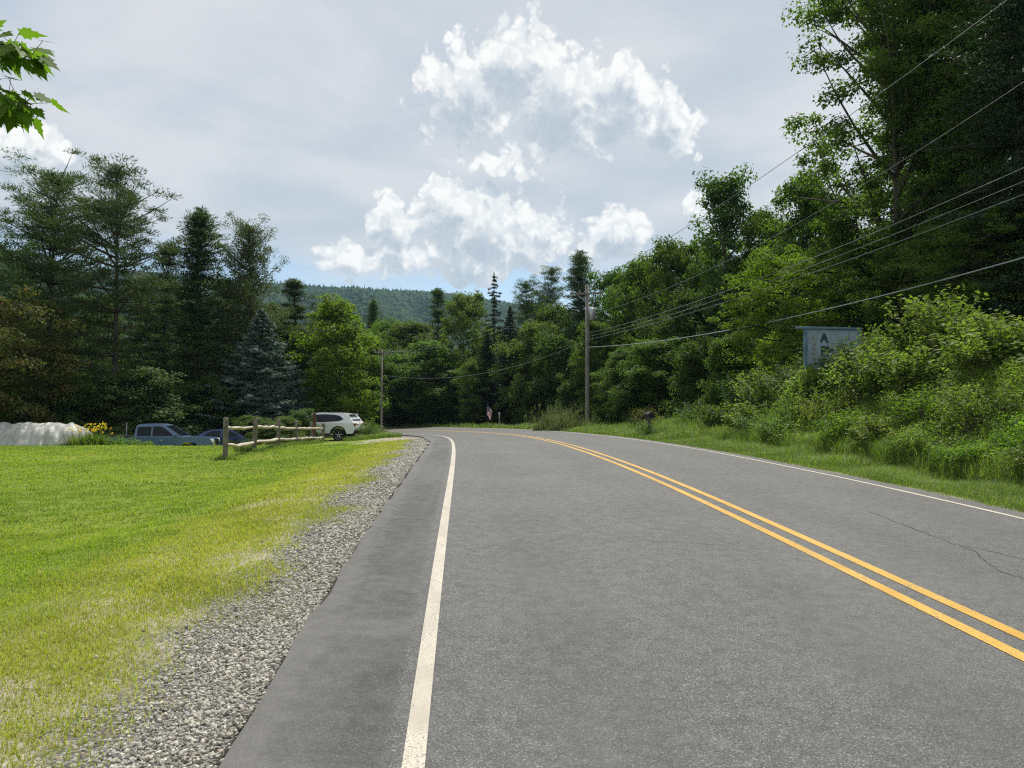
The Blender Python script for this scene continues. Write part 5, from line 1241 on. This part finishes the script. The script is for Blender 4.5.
# ------------------------------------------------------------------ bank shrubs
GB = 'shrubs growing on the sunny right bank'
def on_bank(s, u):
    p = road_pt(np.array([s]), np.array([EDGE_R + u]))[0]; return p[0], p[1]
rgb = np.random.default_rng(123)
bank = [  # along the road, out from the pavement edge, height, radius, kind, leaf, label
    (10.6, 5.0, 1.3, 1.0, 'shrub', 'leaf_bank', 'sunlit shrub on the bank top at the right edge of the view'),
    (12.3, 5.4, 1.5, 1.1, 'shrub_b', 'leaf_bank', 'tall leggy shrub on the bank crest near the right edge'),
    (11.6, 3.7, 1.1, .9, 'shrub_c', 'leaf_light', 'low round shrub midway up the bank at its near end'),
    (13.6, 4.4, 1.2, 1.0, 'shrub', 'leaf_bank', 'sunny shrub on the upper bank above the dark bank foot'),
    (14.8, 5.6, 1.5, 1.1, 'shrub_b', 'leaf_pale', 'pale shrub on the bank crest below the huge trunks'),
    (15.2, 3.5, 1.0, .9, 'shrub_c', 'leaf_bank', 'spreading shrub above the middle of the bank foot'),
    (16.6, 4.8, 1.4, 1.1, 'shrub', 'leaf_bank', 'dense yellow-green shrub on the crest right of the sign'),
    (17.3, 3.4, 1.0, .8, 'weed', 'leaf_light', 'bright upright weeds halfway up the bank'),
    (18.4, 5.6, 1.5, 1.1, 'shrub_b', 'leaf_bank', 'tall shrub hiding the lower right corner of the sign'),
    (18.8, 4.2, 1.3, 1.0, 'shrub', 'leaf_bank', 'rounded shrub below the right half of the sign'),
    (19.6, 2.9, 1.1, .8, 'shrub_b', 'leaf_light', 'lit leafy shrub low on the bank right below the sign'),
    (20.9, 4.5, 1.9, 1.2, 'shrub', 'leaf_bank', 'shrub covering the foot of the sign'),
    (21.8, 3.6, 1.2, 1.0, 'shrub_c', 'leaf_bank', 'wide shrub on the bank below the left post of the sign'),
    (22.6, 5.2, 1.95, 1.2, 'shrub_b', 'leaf_bush', 'shaded green shrub just left of the sign'),
    (23.8, 4.2, 1.4, 1.1, 'shrub', 'leaf_bank', 'yellow-green shrub on the bank left of the sign'),
    (24.8, 2.8, 1.0, .8, 'weed', 'leaf_bush', 'upright weeds at the bank foot left of the sign'),
    (25.8, 4.6, 1.7, 1.2, 'shrub_b', 'leaf_bush', 'large shrub where the bank begins to sink away'),
    (26.6, 3.2, 1.3, 1.0, 'shrub', 'leaf_bank', 'sunlit shrub on the sinking end of the bank'),
    (28.0, 4.6, 2.1, 1.4, 'bigshrub', 'leaf_bank', 'big bright shrub right of the black mailbox'),
    (29.4, 3.2, 1.4, 1.0, 'shrub', 'leaf_mid', 'green shrub close behind the mailbox on its right'),
    (30.6, 5.0, 2.0, 1.4, 'bigshrub', 'leaf_bush', 'big dull green shrub behind the mailbox'),
    (32.6, 3.4, 1.2, 1.0, 'shrub_c', 'leaf_mid', 'low shrub just beyond the mailbox'),
    (34.6, 4.4, 1.6, 1.2, 'shrub_b', 'leaf_bush', 'dull green shrub between mailbox and yellowing bush'),
    (38.6, 3.2, 1.5, .95, 'shrub', 'leaf_copper', 'yellowing orange-tinged bush right of the utility pole foot'),
    (36.8, 3.0, 1.0, .9, 'weed', 'leaf_bank', 'bright weeds between the yellowing bush and the mailbox'),
    (30.6, 1.3, .8, .55, 'weed', 'leaf_bush', 'weeds at the road edge just right of the mailbox post'),
    (31.3, .9, .95, .5, 'weed', 'leaf_mid', 'weeds hiding the foot of the mailbox post'),
    (33.4, 1.4, .8, .6, 'shrub', 'leaf_bush', 'small bush just left of the mailbox'),
    (21.6, 4.9, 2.1, 1.2, 'shrub_b', 'leaf_bank', 'bright shrub standing in front of the sign letters'),
    (19.9, 5.6, 2.3, 1.3, 'shrub', 'leaf_bank', 'tall bright shrub covering the right half of the sign'),
    (13.0, 3.0, .9, .8, 'shrub_c', 'leaf_light', 'low shrub low on the near end of the bank'),
    (17.8, 2.7, .9, .7, 'shrub', 'leaf_bank', 'leafy shrub low on the middle of the bank'),
    (23.0, 2.5, 1.1, .8, 'shrub_b', 'leaf_bank', 'leafy shrub at the bank foot below the left edge of the sign'),
    (24.0, 4.0, 1.6, .85, 'shrub', 'leaf_bank', 'bright shrub covering the lower left corner of the sign'),
    (24.1, 5.2, 1.55, .85, 'shrub_b', 'leaf_bank', 'leggy shrub rising before the right end of the sign'),
    (23.4, 3.2, 1.4, .8, 'shrub_c', 'leaf_bank', 'yellow-green shrub on the slope below the sign letters'),
    (12.4, 2.6, .7, .6, 'shrub_b', 'leaf_bank', 'small leafy shrub at the bank foot nearest the right edge'),
    (14.3, 2.5, .6, .6, 'weed', 'leaf_light', 'bright weeds at the bank foot below the pale shrub'),
    (16.0, 2.5, .7, .6, 'shrub_c', 'leaf_bank', 'small round shrub at the bank foot under the deepest growth'),
    (25.2, 5.8, 2.0, 1.4, 'bigshrub', 'leaf_bush', 'big shaded shrub on the crest left of the sign')]
for s, u, h, r_, k, lf, lb in bank:
    x, y = on_bank(s, u); plant('bank_shrub', k, x, y, h, r_, lf, lb, 'shrub', GB)
# tall pale grass clumps by the pole
def grass_clump(px, D, H, rad, n, seed, label):
    rg = np.random.default_rng(seed); x = at(px, D); z = gz1(x, D); r = empty('grass_clump', (x, D, z), 0, label, 'ornamental grass', 'tall grass clumps by the utility pole')
    a = rg.random(n) ** .6; az = rg.uniform(0, 6.28, n); X, Y = rad * a * np.cos(az), rad * a * np.sin(az)
    link('blades', blade_mesh('blades', rg, X * .8, Y * .8, np.full(n, -.05), H * rg.uniform(.35, 1.0, n) * (1.05 - .82 * a * a), .03, [M['reed']], None, .5), r)
    k = n // 14; s = Acc(); az = rg.uniform(0, 6.28, k); q = rad * .85 * rg.random(k) ** .7
    P0 = np.stack([q * np.cos(az), q * np.sin(az), np.zeros(k)], -1); P = P0 * 1.35 + np.stack([np.zeros(k), np.zeros(k), H * rg.uniform(.45, 1.12, k) * (1.05 - .55 * (q / rad) ** 2)], -1)
    PP = np.repeat(P, 14, 0) + rg.normal(size=(k * 14, 3)) * [.05, .05, .11]
    V, Q = leaf_quads(rg, PP, rg.normal(size=(k * 14, 3)), .1, .03, rg.normal(size=(k * 14, 3)) + [0, 0, 1]); link('plumes', np_mesh('plumes', V, [Q], [M['reed']]), r)
grass_clump(549, 47.5, 1.5, 1.3, 800, 1, 'pale tall grass clump at the end of the row beside the dark woods')
grass_clump(564, 46.0, 1.6, 1.35, 900, 2, 'tallest pale grass clump in the middle of the row')
grass_clump(579, 45.0, 1.3, 1.2, 700, 3, 'pale grass clump just left of the utility pole foot')

# ------------------------------------------------------------------ overhanging maple spray from a tree beyond the frame
def build_maple():
    rg = np.random.default_rng(44); root = empty('maple_tree', (-8.2, 5.2, gz1(-8.2, 5.2)), 0, 'maple spray with lobed leaves hanging into the upper left corner', 'tree')
    b0 = np.array(root.location); T = Acc()
    T.tube([np.array([0, 0, -.3]), np.array([.1, 0, 2.5]), np.array([.2, -.1, 6.5])], [.22, .18, .08], 10)
    # one leaf outline with five lobes
    half = [(0, 0), (.10, -.04), (.30, -.10), (.24, .06), (.50, .14), (.42, .24), (.52, .40), (.34, .38), (.26, .46), (.30, .64), (.18, .62), (.10, .78), (0, 1.0)]
    out = np.array(half + [(-x, y) for x, y in half[-2:0:-1]]); m = len(out)
    Vs, Ts = [], []; cnt = 0
    def leaf(p, d, size, nrm):
        nonlocal cnt
        d = d / np.linalg.norm(d); nrm = nrm - d * (nrm @ d); nrm /= np.linalg.norm(nrm) + 1e-9; s = np.cross(d, nrm); w = rg.uniform(.8, 1.05)
        curl = rg.uniform(-.2, .35)
        V = np.array([p + size * (x * s * w + y * d + (abs(x) * .35 * curl - .18 * y * y * abs(curl)) * nrm) for x, y in out] + [p + size * .35 * d])
        Vs.append(V); Ts.append(np.array([[i, (i + 1) % m, m] for i in range(m)]) + cnt); cnt += m + 1
    def spray(pts, n, size):
        pts = np.array(pts) - b0; T.tube(pts, np.linspace(.014, .003, len(pts)), 5)
        for i in range(n):
            t = ((i + rg.random()) / n) ** .45 * (len(pts) - 1); j = min(len(pts) - 2, int(t)); c = pts[j] * (1 - (t - j)) + pts[j + 1] * (t - j)
            ax = pts[-1] - pts[0]; ax /= np.linalg.norm(ax)
            o = unit(rg.normal(size=3) * [.6, .8, .5] + [0, 0, -.15]); e = c + o * rg.uniform(.06, .16); T.tube([c, e], [.0025, .0018], 3)
            leaf(e, o * .7 + ax * .4 + [0, 0, -.55], size * rg.uniform(.75, 1.2), np.array([0, -.35, 1]) + rg.normal(size=3) * .45)
    D = 5.0
    def w(px, py, D=D): return np.array([(px - 16 - 512) / FOC * D, D, EYE + (412 - py) / FOC * D])
    hub = np.array([-4.4, 5.1, 4.1]); T.tube([np.array([.15, 0, 3.2 - b0[2]]), (hub - b0) * .5 + [0, 0, 2.2], hub - b0], [.07, .05, .022], 7)
    spray([hub, w(-22, 48), w(10, 38), w(42, 48)], 46, .14)
    spray([hub, w(-26, 96), w(4, 94), w(40, 100)], 48, .135)
    spray([hub, w(-30, 20), w(-8, 28), w(6, 36)], 10, .16)
    spray([hub, w(-40, 120), w(-18, 124), w(0, 130)], 8, .15)
    spray([hub, w(-60, 60), w(-30, 76), w(-2, 66)], 16, .16)
    spray([hub, w(-90, 20), w(-60, 10), w(-40, 0)], 10, .15)
    link('branches', T.mesh('branches', [M['bark']], True), root)
    link('leaves', np_mesh('leaves', np.concatenate(Vs), [np.concatenate(Ts)], [M['leaf_maple']]), root)
build_maple()

# ------------------------------------------------------------------ grass, crushed stone, verge
def lawn():
    rg = np.random.default_rng(61)
    def region(n, y0, y1, power=1.0):
        D = y0 + (y1 - y0) * rg.random(n) ** power; X = -(.70 * D + .3) * rg.random(n) ** 1.0
        return X, D
    XS, YS, HS, WS, FM = [], [], [], [], []
    for y0, y1, dens, w, hh in ((2.8, 6, 6500, .0045, .045), (6, 10, 2900, .007, .05), (10, 16, 1000, .011, .052), (16, 25, 420, .018, .055), (25, 37.5, 190, .03, .06)):
        area = .35 * (y1 * y1 - y0 * y0); n = int(area * dens); D = np.sqrt(rg.uniform(y0 * y0, y1 * y1, n)); X = -(.70 * D + .3) * rg.random(n)
        o = bil(X, D, GO); v = -4.26 - o
        vv = v + .45 * wob(X, D, 1.7) + .2 * wob(X, D, 5.1)
        drive = np.hypot((X + 6.0) / 1.7, (D - 37.5) / 4.5) < 1.05
        keep = rg.random(n) < np.clip((vv - .5) / .75, 0, 1) * np.where(drive, .12, 1)
        trk = (vv > 1.2) & (vv < 1.9) & (wob(X, D, .9) > .25); keep &= ~(trk & (rg.random(n) < .6))
        tuft = .65 + .35 * wob(X, D, 7.3)
        XS.append(X[keep]); YS.append(D[keep]); h = hh * rg.uniform(.5, 1.35, n) * tuft * np.clip(.5 + vv * .22, .55, 1.0); HS.append(h[keep]); WS.append((w * rg.uniform(.7, 1.4, n))[keep])
        dry = rg.random(n) < np.clip(1.15 - (vv - .7) / 2.0, .06, .85) + .2 * (wob(X, D, .55) > .35); deep = (wob(X, D, .42) + .5 * wob(X, D, 1.3) > .1 + .5 * rg.normal(size=n)) & (vv > 1.8); FM.append(np.where(dry, 1, np.where(deep, 2, 0))[keep])
    for s0, s1, dens, w, hh in ((1.5, 6, 6500, .0042, .04), (6, 11, 3200, .006, .042), (11, 20, 1300, .01, .045), (20, 33, 450, .017, .05)):     # thin grass by the stones
        n = int((s1 - s0) * 2.0 * dens); p = road_pt(rg.uniform(s0, s1, n), -4.26 - rg.uniform(.5, 2.5, n)); v = -4.26 - bil(p[:, 0], p[:, 1], GO) + .3 * wob(p[:, 0], p[:, 1], 1.7)
        k = (rg.random(n) < np.clip((v - .55) / .6, 0, 1)) & (wob(p[:, 0], p[:, 1], 3.3) + rg.normal(size=n) * .5 > -.35)
        XS.append(p[k, 0]); YS.append(p[k, 1]); HS.append((hh * rg.uniform(.4, 1.4, n))[k]); WS.append((w * rg.uniform(.7, 1.4, n))[k]); FM.append(np.where(rg.random(k.sum()) < .8, 1, 0))
    X, Y, H_, W_ = map(np.concatenate, (XS, YS, HS, WS)); F = np.concatenate(FM)
    me = blade_mesh('lawn_grass', rg, X, Y, gz(X, Y) - .004, H_, W_, [M['grass'], M['grass_dry'], M['grass_deep']], F, .55)
    tag(link('lawn_grass', me), 'mown bright green lawn grass thinning out towards the gravel', 'grass', kind='stuff')
lawn()
def scatter_su(rg, n, s0, s1, u0, u1, pw=1.0):
    s = s0 + (s1 - s0) * rg.random(n) ** pw; u = rg.uniform(u0, u1, n); p = road_pt(s, EDGE_R + u); return p[:, 0], p[:, 1], s, u
def verge():
    rg = np.random.default_rng(62)
    A = []
    for s0, s1, u0, u1, dens, h, w in ((7, 16, .12, 2.2, 2600, .23, .006), (16, 28, .12, 2.8, 1300, .34, .010), (28, 48, .1, 4.2, 560, .55, .019), (48, 115, .1, 3.4, 170, .5, .04)):
        n = int((s1 - s0) * (u1 - u0) * dens); X, Y, s, u = scatter_su(rg, n, s0, s1, u0, u1)
        k = rg.random(n) < np.clip(.15 + (u + .2 * wob(X, Y, 3)) / .7, 0, 1); hh = h * rg.uniform(.35, 1.3, n) * np.clip(.35 + u * .55, .4, 1.15) * (.8 + .3 * wob(X, Y, 2.2)); A.append([q[k] for q in (X, Y, hh, w * rg.uniform(.6, 1.4, n))])
    # long grass hanging on the bank
    for s0, s1, u0, u1, dens, h, w in ((6, 18, 2.0, 7.0, 1000, .36, .008), (18, 30, 2.0, 7.5, 520, .42, .012), (30, 42, 2.5, 6, 260, .55, .02)):
        n = int((s1 - s0) * (u1 - u0) * dens); X, Y, s, u = scatter_su(rg, n, s0, s1, u0, u1); k = (wob(X, Y, 1.9) > -.55) & (u > 2.05)
        A.append([q[k] for q in (X, Y, h * rg.uniform(.4, 1.3, n), w * rg.uniform(.6, 1.4, n))])
    # rough grass at the end of the lawn by the driveway mouth, and at fence feet
    n = 9000; X = rg.uniform(-9.5, -6.0, n); Y = rg.uniform(43, 57, n); o = bil(X, Y, GO); k = (o < -5.2); A.append([q[k] for q in (X, Y, .3 * rg.uniform(.4, 1.3, n), .03 * rg.uniform(.6, 1.4, n))])
    for i, (px, D) in enumerate(((226, 26), (254.5, 30.5), (278.6, 35), (296.6, 38.5), (312.5, 41))):
        n = 260; X = at(px, D) + rg.normal(size=n) * .22; Y = D + rg.normal(size=n) * .22; A.append([X, Y, .18 * rg.uniform(.5, 1.4, n), np.full(n, .018)])
    fx = np.array([at(226, 26), at(254.5, 30.5), at(278.6, 35), at(296.6, 38.5), at(312.5, 41), at(323.5, 42.4)]); fy = np.array([26, 30.5, 35, 38.5, 41, 42.4]); n = 2600; Y = rg.uniform(26, 42.4, n); X = np.interp(Y, fy, fx) + rg.normal(size=n) * .25; A.append([X, Y, .15 * rg.uniform(.4, 1.4, n) * np.clip((Y - 24) / 10, .5, 1.5), np.full(n, .018)])
    X, Y, H_, W_ = (np.concatenate([a[i] for a in A]) for i in range(4))
    me = blade_mesh('verge_grass', rg, X, Y, gz(X, Y) - .01, H_, W_, [M['grass_tall'], M['reed']], (rg.random(len(X)) < .14).astype(int), .7)
    tag(link('verge_grass', me), 'long rough grass on the roadside verges and the bank', 'grass', kind='stuff')
    # leafy ground cover between the shrubs
    P, Nn = [], []
    for s0, s1, u0, u1, dens in ((6, 20, 2.1, 8, 1000), (20, 32, 2.0, 8, 650), (32, 48, 1.8, 7, 330), (48, 115, 2.4, 6, 140)):
        n = int((s1 - s0) * (u1 - u0) * dens); X, Y, s, u = scatter_su(rg, n, s0, s1, u0, u1)
        hh = .42 * (.5 + .5 * wob(X, Y, 2.6)) * (.6 + .5 * wob(X, Y, .9)) + .12; k = (u > 2.15 + .2 * wob(X, Y, 2.7)) & (hh > .14)
        P.append(np.stack([X, Y, gz(X, Y) + hh * rg.random(n) ** .6], -1)[k]); Nn.append(np.tile([0, -.2, .9], (n, 1))[k])
    P = np.concatenate(P); Nn = np.concatenate(Nn); n = len(P); L = rg.uniform(.05, .13, n) * np.clip(P[:, 1] / 22, .8, 2.2)
    V, Q = leaf_quads(rg, P, Nn + rg.normal(size=(n, 3)) * .6, L, L * rg.uniform(.4, .75, n))
    tag(link('undergrowth', np_mesh('undergrowth', V, [Q], [M['leaf_bank']])), 'leafy low weeds covering the bank between its shrubs', 'undergrowth', kind='stuff')
verge()
def stones():
    rg = np.random.default_rng(63); bm = bmesh.new(); bmesh.ops.create_icosphere(bm, subdivisions=1, radius=1); bm.verts.ensure_lookup_table()
    IV = np.array([v.co[:] for v in bm.verts]); IT = np.array([[v.index for v in f.verts] for f in bm.faces]); bm.free()
    # keep only the 12 + 30 points of one subdivision pushed into facets
    P, Sz = [], []
    for s0, s1, dens, r0, r1 in ((1.5, 6, 4200, .006, .0145), (6, 11, 2300, .008, .017), (11, 20, 1000, .012, .022), (20, 36, 380, .017, .03)):
        n = int((s1 - s0) * 1.5 * dens); s = rg.uniform(s0, s1, n); v = rg.uniform(.0, 1.5, n); p = road_pt(s, -4.26 - v)
        vv = v + .22 * wob(p[:, 0], p[:, 1], 1.7) + .1 * wob(p[:, 0], p[:, 1], 5)
        k = rg.random(n) < np.clip((.82 - vv) / .42, 0.012, 1) * (v > .05); P.append(p[k]); Sz.append((r0 + (r1 - r0) * rg.random(n) ** 2)[k])
    P = np.concatenate(P); Sz = np.concatenate(Sz); n = len(P)
    ico = IV[:12] if len(IV) == 12 else IV
    k = len(ico); sc = Sz[:, None, None] * rg.uniform(.6, 1.25, (n, 1, 3)); V = ico[None] * (1 + rg.normal(size=(n, k, 1)) * .17) * sc
    a = rg.uniform(0, 6.28, n); ca, sa = np.cos(a)[:, None], np.sin(a)[:, None]; b = rg.normal(size=n) * .6; cb, sb = np.cos(b)[:, None], np.sin(b)[:, None]
    x, y, z = V[..., 0], V[..., 1], V[..., 2]; y, z = y * cb - z * sb, y * sb + z * cb; x, y = x * ca - y * sa, x * sa + y * ca
    base = np.stack([P[:, 0], P[:, 1], gz(P[:, 0], P[:, 1]) + Sz * .3], -1)
    V = np.stack([x, y, z], -1) + base[:, None]; T = (IT[None] + (np.arange(n) * k)[:, None, None]).reshape(-1, 3)
    tag(link('gravel', np_mesh('gravel', V.reshape(-1, 3), [T], [M['stone']])), 'loose grey crushed stone along the edge of the asphalt', 'gravel', kind='stuff')
stones()

# ------------------------------------------------------------------ summer haze
def build_haze():
    bm = bmesh.new(); bmesh.ops.create_cube(bm, size=1)
    for v in bm.verts: v.co = Vector((v.co.x * 5400, v.co.y * 2700 + 1200, -12 if v.co.z < 0 else 330))
    me = bpy.data.meshes.new('haze'); bm.to_mesh(me); bm.free()
    m = bpy.data.materials.new('haze'); m.use_nodes = True; N = NT(m.node_tree); N.n.clear()
    out = N.node('ShaderNodeOutputMaterial'); pv = N.node('ShaderNodeVolumePrincipled')
    pv.inputs['Color'].default_value = (.46, .76, 1.0, 1); pv.inputs['Density'].default_value = HAZE; pv.inputs['Anisotropy'].default_value = .2
    N.l.new(pv.outputs[0], out.inputs['Volume']); me.materials.append(m)
    tag(link('haze', me), 'thin summer haze softening the far ridge', 'haze', kind='stuff')
HAZE = 0.00009
build_haze()
